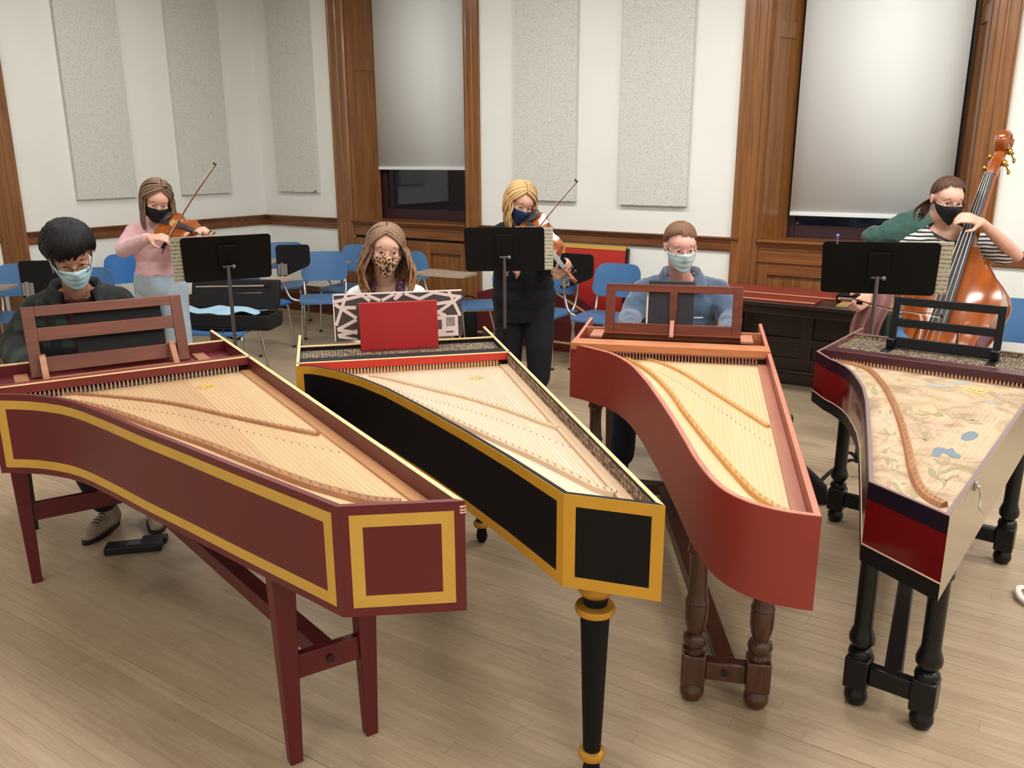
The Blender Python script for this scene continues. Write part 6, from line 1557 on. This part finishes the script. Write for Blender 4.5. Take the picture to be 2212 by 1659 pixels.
# ---------------------------------------------------------------- 3 woman at the black harpsichord
A, o_ = A2, (.362, 1.848); Y = 4.46
J = dict(yaw=6, head=atY(833, 538, Y-.03), hrot=(12, 8, 5), k=.94, hs=1.08, cw=.148, ww=.125, hw=.165, look=(.004, -.001))
J['nk'] = atY(832, 608, Y+.06); J['ch'] = atY(832, 668, Y+.09); J['pe'] = frame_at(o_, A, 2.80, .45, .57); J['wa'] = J['ch'].lerp(J['pe'], .55)
J['sl'] = atY(768, 634, Y+.07); J['sr'] = atY(900, 630, Y+.07)
J['wl'] = frame_at(o_, A, 2.38, .58, .815); J['wr'] = frame_at(o_, A, 2.38, .26, .815); J['el'] = atY(768, 712, Y+.0); J['er'] = atY(922, 710, Y-.06)
kd = V(-cos(A), -sin(A), 0); J['hand_l'] = (kd, (0, 0, 1), 1, (.25, .45, .4), .9); J['hand_r'] = (kd, (0, 0, 1), -1, (.25, .45, .4), .9)
legs_seated(J, o_, A, 0, .10, .53, .0)
r = person(J, 'woman with long light brown hair and a leopard-print mask seated at the black harpsichord')
b = Caps(); torso(b, J, add=.014); sleeves(b, J, 1.93, .062, .036); nb_ = J['nk']-J['base']; fd = rot3(6, 0, 0) @ V(0, -1, 0); fx = rot3(6, 0, 0) @ V(1, 0, 0)
remesh(off(J, b), 'white_shirt', .008, mat('white_jersey', (226, 224, 222), .85), r, 5, .008, .06, cut=lambda c: (c-nb_).length < .088 and c.z > nb_.z-.075)
def floral():
    mt, nt, b = _new('plum_floral'); v = _coord(nt, 'Object', (1, 1, 1)); n = _noise(nt, v, 75, 2, .5, 1.2)
    r_ = _ramp(nt, n.outputs[0], [(.40, lin((52, 20, 42))), (.54, lin((70, 26, 52))), (.60, lin((196, 150, 170))), (.66, lin((70, 26, 52)))]); nt.links.new(r_.outputs[0], b.inputs['Base Color']); b.inputs['Roughness'].default_value = .8; return mt
b = Caps(); torso(b, J, add=.027)
remesh(off(J, b), 'vest', .008, floral(), r, 5, cut=lambda c: abs((c-nb_).dot(fx)) > .108 or c.z > nb_.z+.01 or ((c-nb_).dot(fd) > 0 and abs((c-nb_).dot(fx)-.005) < .036+max(0, c.z-nb_.z+.2)*.09))
trousers(J, r, mat('dark_skirt_cloth', (40, 36, 44), .9), .095, .066, .055); shoes(J, r, mat('black_shoe', (18, 16, 16), .5), mat('dark_sole', (40, 34, 34), .7))
def leopard():
    mt, nt, b = _new('leopard_print'); v = _coord(nt, 'Object', (1, 1, 1)); vo = nt.nodes.new('ShaderNodeTexVoronoi'); vo.inputs['Scale'].default_value = 70; nt.links.new(v.outputs[0], vo.inputs['Vector'])
    r_ = _ramp(nt, vo.outputs['Distance'], [(.14, lin((160, 108, 70))), (.24, lin((20, 12, 11))), (.47, lin((20, 12, 11))), (.55, lin((206, 160, 124)))]); nt.links.new(r_.outputs[0], b.inputs['Base Color']); b.inputs['Roughness'].default_value = .8; return mt
J['loop'] = mat('black_elastic', (20, 16, 16), .7); surgical(J, r, leopard(), puff=.10, pleat=0, drop=.0, pointed=True, top=-.004)
long_hair(J, r, hair_mat('honey_brown_hair', (106, 80, 62), (148, 118, 96), ((150, 104, 60), (208, 160, 108)), 1.0, 1.2), .235, n=110, seed=8, open_=58, part=-.002, wave=.010, spread=.055, frontlen=1.05, w=.016)
glasses(J, r, mat('thin_gold_rim', (176, 120, 90), .3, .7), .019, .024, -.002, .0011)
# ---------------------------------------------------------------- 4 man in a blue pullover at the rust-red harpsichord
A, o_ = A3, (.717, 1.803); Y = 4.66
J = dict(yaw=-8, head=atY(1470, 531, Y-.10), hrot=(4, 14, -2), k=1.1, hs=1.03, cw=.185, ww=.175, hw=.185, dp=.12, skin=m_skin3, look=(0, -.001))
J['nk'] = atY(1470, 602, Y+.02); J['ch'] = atY(1472, 660, Y+.06); J['pe'] = frame_at(o_, A, 2.86, .50, .585); J['wa'] = J['ch'].lerp(J['pe'], .55)
J['sl'] = atY(1392, 622, Y+.04); J['sr'] = atY(1550, 622, Y+.02)
J['wl'] = frame_at(o_, A, 2.42, .66, .82); J['wr'] = frame_at(o_, A, 2.42, .16, .82); J['el'] = atY(1362, 686, Y-.10); J['er'] = atY(1578, 690, Y-.12)
kd = V(-cos(A), -sin(A), 0); J['hand_l'] = (kd, (0, 0, 1), 1, (.25, .45, .4)); J['hand_r'] = (kd, (0, 0, 1), -1, (.25, .45, .4))
legs_seated(J, o_, A, 0, .16, .54, .02)
r = person(J, 'man with short reddish hair, rimless glasses and a pale mask in a blue-grey pullover')
m_pull = mat('blue_grey_fleece', (58, 76, 98), .95, var=.08, vscale=14, bump=.2, bscale=300, sheen=.4)
nb_ = J['nk']-J['base']; fd = rot3(-4, 0, 0) @ V(0, -1, 0); fx = rot3(-4, 0, 0) @ V(1, 0, 0)
b = Caps(); torso(b, J, add=.026); sleeves(b, J, 1.93, .078, .047); b.cap(nb_+J['base']+V(0, .01, .0), .076, J['ch'], .11)
remesh(off(J, b), 'pullover', .009, m_pull, r, 5, .016, .055, cut=lambda c: ((c-nb_).dot(fd) > .01 and abs((c-nb_).dot(fx)) < .02+max(0, c.z-nb_.z+.13)*.38) or c.z > nb_.z+.035)
collar(J, r, m_pull, -4, .086, .06, .035, .055, .065)
q = MB(); q.box((0, 0, 0), (.05, .001, .006)); q.v = [tuple(Vector(p)+nb_+fd*.172+fx*.06+V(0, 0, -.19)) for p in q.v]; q.build('chest_logo', mat('white_thread', (214, 216, 220), .7), r, smooth=False)
trousers(J, r, mat('navy_trousers', (20, 24, 36), .9), .10, .072, .064); shoes(J, r, mat('black_shoe', (18, 16, 16), .5), mat('light_sole', (190, 186, 180), .7))
J['loop'] = mat('white_elastic', (220, 220, 218), .7); surgical(J, r, mat('surgical_pale', (184, 204, 208), .75), puff=.07, drop=.002)
short_hair(J, r, hair_mat('reddish_brown_hair', (84, 58, 42), (134, 98, 72)), front=.088, side=.030, back=-.04, thick=.011, n=220, swirl=.9, w=.008, seed=9, rag=.006, diag=.018)
glasses(J, r, mat('thin_silver_rim', (180, 160, 150), .25, .8), .016, .024, .0, .001)
# ---------------------------------------------------------------- 5 blonde woman with the viola
Y = 6.02
J = dict(yaw=14, head=atY(1124, 434, Y-.10), hrot=(20, 30, 12), k=1.06, hs=1.10, cw=.175, ww=.175, hw=.20, dp=.13)
J['nk'] = atY(1122, 480, Y+.02); J['ch'] = atY(1125, 530, Y+.03); J['wa'] = atY(1130, 590, Y+.02); J['pe'] = atY(1132, 640, Y+.02)
J['sl'] = atY(1078, 502, Y); J['sr'] = atY(1184, 506, Y-.02)
J['el'] = atY(1058, 560, Y-.15); J['wl'] = atY(1090, 560, Y-.42); J['er'] = atY(1190, 565, Y-.12); nkp = AP+AD*(.41+.11); J['wr'] = nkp+V(-.03, .06, -.075)
J['hand_l'] = (V(.35, -.1, -.25), (0, -.6, .7), 1, (.35, .75, .5)); J['hand_r'] = (V(.45, -.2, .35), (.2, -.6, -.6), -1, (.6, .9, .7))
legs_standing(J, J['pe'].x, J['pe'].y, .10, step=.03)
r = person(J, 'blonde woman in black with a navy mask standing and playing the viola')
m_blk = mat('black_jersey', (15, 16, 22), .9, bump=.08, bscale=200)
b = Caps(); torso(b, J, add=.03); b.ell(J['pe']+V(0, 0, .02), (.222, .155, .17), rot3(14, 0, 0), 20, 12); b.ell(J['pe']+V(0, 0, -.12), (.215, .150, .17), rot3(14, 0, 0), 20, 12); sleeves(b, J, 1.62, .072, .052); zc_ = J['pe'].z-.17; nb_ = J['nk']-J['base']
remesh(off(J, b), 'black_top', .009, m_blk, r, 5, .014, .07, cut=lambda c: c.z < zc_ or (c-nb_).length < .09 and c.z > nb_.z-.06)
trousers(J, r, mat('black_trousers', (17, 18, 26), .9, var=.1), .118, .098, .078); shoes(J, r, mat('black_shoe', (18, 16, 16), .5), mat('dark_sole', (40, 34, 34), .7))
J['loop'] = mat('navy_mask', (26, 48, 92), .8); surgical(J, r, mat('navy_mask', (26, 48, 92), .8), puff=.08, pleat=.0006, drop=.006, pointed=True)
long_hair(J, r, hair_mat('blonde_hair', (164, 124, 76), (222, 188, 138)), .21, n=96, seed=12, open_=60, part=-.01, wave=.010, spread=.03, frontlen=1.1, w=.014)
# ---------------------------------------------------------------- 6 double bass player in stripes
Y = 4.98
J = dict(yaw=4, head=atY(2046, 430, Y-.05), hrot=(-2, 16, 2), k=1.0, hs=1.02, cw=.16, ww=.145, hw=.175, look=(-.004, -.002))
J['nk'] = atY(2042, 488, Y+.03); J['ch'] = atY(2036, 545, Y+.05); J['pe'] = V(J['ch'].x-.03, J['ch'].y+.05, .72); J['wa'] = J['ch'].lerp(J['pe'], .55)
J['sl'] = atY(1978, 520, Y+.04); J['sr'] = atY(2098, 512, Y+.04)
J['el'] = atY(1898, 598, Y-.08); J['wl'] = atY(1880, 638, Y-.35); J['er'] = atY(2196, 552, Y-.10); J['wr'] = atY(2120, 480, Y-.22)
J['hand_l'] = (atY(1852, 662, 4.55)-J['wl'], (.3, -.75, .5), 1, (.4, .8, .6)); J['hand_r'] = (atY(2080, 466, 4.74)-J['wr'], (.25, -.75, .6), -1, (.35, .6, .5), 1.0, .12)
for sg, q in ((-1, 'l'), (1, 'r')):
    J['h'+q] = J['pe']+V(sg*.09, 0, -.03); J['k'+q] = J['pe']+V(sg*.20-.10, -.36, -.16); J['a'+q] = V(J['k'+q].x+sg*.03, J['k'+q].y+.02, .09+.17*(sg < 0)); J['f'+q] = J['a'+q]+V(sg*.04, -.12, -.06)
r = person(J, 'woman in a black and white striped shirt with a black mask playing the double bass')
def stripes():
    mt, nt, b = _new('black_white_stripes'); v = _coord(nt, 'Object', (1, 1, 1)); sx = nt.nodes.new('ShaderNodeSeparateXYZ'); nt.links.new(v.outputs[0], sx.inputs[0]); n = _noise(nt, v, 5, 2)
    ad = nt.nodes.new('ShaderNodeMath'); ad.operation = 'MULTIPLY_ADD'; ad.inputs[1].default_value = .03; nt.links.new(n.outputs[0], ad.inputs[0]); nt.links.new(sx.outputs[2], ad.inputs[2])
    mu = nt.nodes.new('ShaderNodeMath'); mu.operation = 'MULTIPLY'; mu.inputs[1].default_value = 46; nt.links.new(ad.outputs[0], mu.inputs[0]); fr = nt.nodes.new('ShaderNodeMath'); fr.operation = 'FRACT'; nt.links.new(mu.outputs[0], fr.inputs[0])
    r_ = _ramp(nt, fr.outputs[0], [(.52, lin((204, 204, 198))), (.58, lin((38, 42, 46)))]); nt.links.new(r_.outputs[0], b.inputs['Base Color']); b.inputs['Roughness'].default_value = .9; return mt
nb_ = J['nk']-J['base']
b = Caps(); torso(b, J, add=.02); sleeves(b, J, .72, .076, .07); b.cap(J['wa'], .16, J['pe'], .17)
remesh(off(J, b), 'striped_shirt', .0075, stripes(), r, 5, .012, .06, cut=lambda c: (c-(nb_+V(-.0, -.03, 0))).length < .105 and c.z > nb_.z-.085)
neckband(J, r, mat('charcoal_band', (44, 46, 48), .85), [J['nk']+V(*p) for p in ((-.098, -.02, -.028), (-.06, -.092, -.062), (0, -.118, -.082), (.06, -.092, -.062), (.098, -.02, -.028), (.07, .05, .0), (0, .075, .012), (-.07, .05, .0))], .008)
trousers(J, r, mat('blue_jeans', (62, 104, 148), .85, var=.08, vscale=10), .10, .07, .06); shoes(J, r, mat('black_shoe', (18, 16, 16), .5), mat('dark_sole', (40, 34, 34), .7))
J['loop'] = mat('black_cloth_mask', (14, 14, 17), .8); surgical(J, r, mat('black_cloth_mask', (14, 14, 17), .8), puff=.07, pleat=0, pointed=True, drop=.002)
m_dkh = hair_mat('dark_brown_hair', (58, 40, 32), (98, 70, 56)); short_hair(J, r, m_dkh, front=.098, side=.022, back=-.06, thick=.010, n=170, swirl=.0, w=.008, seed=4, rag=.003)
q = MB(); rn = random.Random(2)
for i in range(16):
    p0 = J['L'](rn.uniform(-.05, -.0), .09, -.03)-J['base']; q0 = [p0, p0+V(-.03, .03, -.03), p0+V(-.07+rn.uniform(-.02, .02), -.0, -.07), p0+V(-.10+rn.uniform(-.03, .03), -.04, -.10+rn.uniform(-.03, .02))]; lock(q, spline(q0, 3), .013)
q.build('ponytail', m_dkh, r, angle=70)
glasses(J, r, mat('dark_wire_rim', (70, 56, 52), .3, .4), .020, .026, -.004, .0014)
wv = (J['wl']-J['el']).normalized(); q = MB(); c_ = J['wl']-wv*.03-J['base']; xx = wv.orthogonal().normalized(); yy = wv.cross(xx)
q.tube([c_+xx*(.031*cos(2*pi*i/16))+yy*(.031*sin(2*pi*i/16)) for i in range(17)], .008, 6, cap=False, flat=.5); q.build('wristwatch', mat('dark_watch', (44, 36, 32), .4), r)
# stool under the bass player
st = empty('bass_stool', (J['pe'].x, J['pe'].y, 0), 0, label='tall black stool under the double bass player', cat='stool')
q = MB(); q.lathe([(.17, .575), (.175, .59), (.17, .612), (.15, .62)], (0, 0, 0), 28); q.build('seat', m_vinyl, st)
for k_ in range(4): a = radians(45+90*k_); q = MB(); q.tube([(cos(a)*.12, sin(a)*.12, .58), (cos(a)*.21, sin(a)*.21, 0)], .013, 10); q.build('leg', m_bench, st)
q = MB(); q.tube([(cos(2*pi*i/24)*.175, sin(2*pi*i/24)*.175, .25) for i in range(25)], .009, 8, cap=False); q.build('foot_ring', m_bench, st)
# green jacket and mauve cloth behind her, jacket on a chair
def lump(name, pts, mt, label, cat, voxel=.012, disp=.03):
    b = Caps(); c0 = pts[0][0]; base = V(c0.x, c0.y, 0)
    for p, rr in pts: b.ell(p, rr, None, 16, 10)
    b.v = [tuple(Vector(p)-base) for p in b.v]; rt = empty(name, base, 0, label=label, cat=cat); remesh(b, 'cloth', voxel, mt, rt, 5, disp, .05); return rt
gj = [atB(1905, 512, DB+.06), atB(1945, 498, DB+.06), atB(1975, 484, DB+.08)]
lump('green_jacket', [(V(gj[0].x, gj[0].y, 1.125), (.15, .10, .075)), (V(gj[1].x, gj[1].y, 1.16), (.16, .10, .105)), (V(gj[2].x, gj[2].y, 1.19), (.18, .10, .13)), (V(gj[2].x+.12, gj[2].y-.06, 1.17), (.15, .10, .11))], mat('green_fleece', (58, 92, 84), .95, var=.1, vscale=12, sheen=.3), 'green fleece jacket heaped on the window sill behind the bass player', 'jacket')
def cloth_fall(name, pts, w, mt, label, cat):
    """a cloth panel hanging in folds along a line of points"""
    base = V(pts[0].x, pts[0].y, 0); q = MB(); n = 22; sp = spline(pts, 6)
    for i, p in enumerate(sp):
        t = i/(len(sp)-1); ww = w[0]+(w[1]-w[0])*t
        for k in range(n+1):
            s_ = -1+2*k/n; q.v.append(tuple(p-base+V(s_*ww, .018*sin(s_*9+t*3)+.02*s_*s_, -.02*abs(s_))))
    for i in range(len(sp)-1):
        for k in range(n): a = i*(n+1)+k; q.f.append((a, a+n+1, a+n+2, a+1)); q.m.append(0)
    rt = empty(name, base, 0, label=label, cat=cat); o = q.build('cloth', mt, rt, angle=80); o.modifiers.new('t', 'SOLIDIFY').thickness = .012; return rt
cloth_fall('mauve_shirt', [atY(1900, 622, 4.62), atY(1888, 660, 4.60), atY(1872, 700, 4.60), atY(1862, 760, 4.62), V(atY(1862, 760, 4.62).x, 4.66, .30)], (.10, .055), mat('mauve_cotton', (140, 98, 98), .9, var=.08), 'mauve shirt hanging below the bass player\'s bow arm', 'shirt')
cloth_fall('green_bag', [atY(1905, 672, 4.78), atY(1900, 720, 4.78), atY(1895, 780, 4.80), V(atY(1895, 780, 4.8).x, 4.82, .12)], (.07, .12), mat('dark_green_canvas', (34, 52, 40), .9), 'dark green cloth bag hanging beside the bass player\'s knee', 'bag')
bt = atY(2209, 735, 5.0)
bo = empty('water_bottle', (bt.x+.01, bt.y-.1, .45), 0, label='clear drinking bottle with a yellow-green cap at the right edge', cat='bottle')
q = MB(); q.lathe([(.03, 0), (.033, .01), (.033, .15), (.022, .18), (.018, .19)], (0, 0, 0), 20); q.build('bottle_body', mat('clear_plastic', (214, 224, 230), .1, trans=.8), bo)
q = MB(); q.lathe([(.02, .19), (.02, .215), (.016, .22)], (0, 0, 0), 16); q.build('cap', mat('lime_cap', (150, 200, 40), .4), bo)

wp = at(1772, 1092); q = MB(); q.prism([(-.14, 0), (.06, 0), (.03, .10), (-.13, .24)], -.10, .10, M=Matrix(((1, 0, 0), (0, 0, -1), (0, 1, 0))))
wo = q.build('gig_bag', mat('black_nylon', (16, 14, 16), .7), None, bevel=.02); wo.location = (wp.x, wp.y+.1, 0); tag(wo, 'black wedge-shaped bag on the floor between the two right harpsichords', 'bag')
sp_ = at(2207, 1290); q = MB(); q.tube(spline([V(.05, .05, .012), V(.0, .03, .02), V(-.025, -.03, .015), V(-.02, -.08, .010), V(-.018, -.115, .006)], 5), [.012]*8+[.014]*8+[.010]*4+[.004], 8, flat=.6)
so_ = q.build('white_strap', mat('white_webbing', (222, 216, 208), .8), None); so_.location = (sp_.x, sp_.y, .004); tag(so_, 'white curled strap end on the floor at the right edge', 'strap')

q = MB(); q.box((-.10, -.07, 0), (.10, .07, .10)); gb = q.build('paper_box', mat('pale_grey_card', (196, 196, 192), .8), None, bevel=.004); gb.location = (2.90, 4.93, .44); gb.rotation_euler = (0, 0, radians(-24)); tag(gb, 'pale grey cardboard box on the chair seat beside the bottle at the right edge', 'box')
tb_ = at(1016, 728); r = empty('tote_bag', (tb_.x, tb_.y, 0), radians(-10), label='black tote bag on the floor under the chair left of the blonde violist', cat='bag')
q = MB(); q.hexa([(-.14, -.08, 0), (.14, -.08, 0), (.14, .08, 0), (-.14, .08, 0), (-.12, -.03, .34), (.13, -.04, .32), (.13, .03, .32), (-.12, .04, .34)]); q.build('bag_body', mat('black_nylon', (16, 14, 16), .7), r, bevel=.02)
q = MB(); q.tube(spline([(-.07, -.035, .31), (-.05, -.05, .40), (.05, -.05, .40), (.07, -.035, .31)], 5), .008, 6, flat=.5); q.build('handle', mat('black_nylon', (16, 14, 16), .7), r)
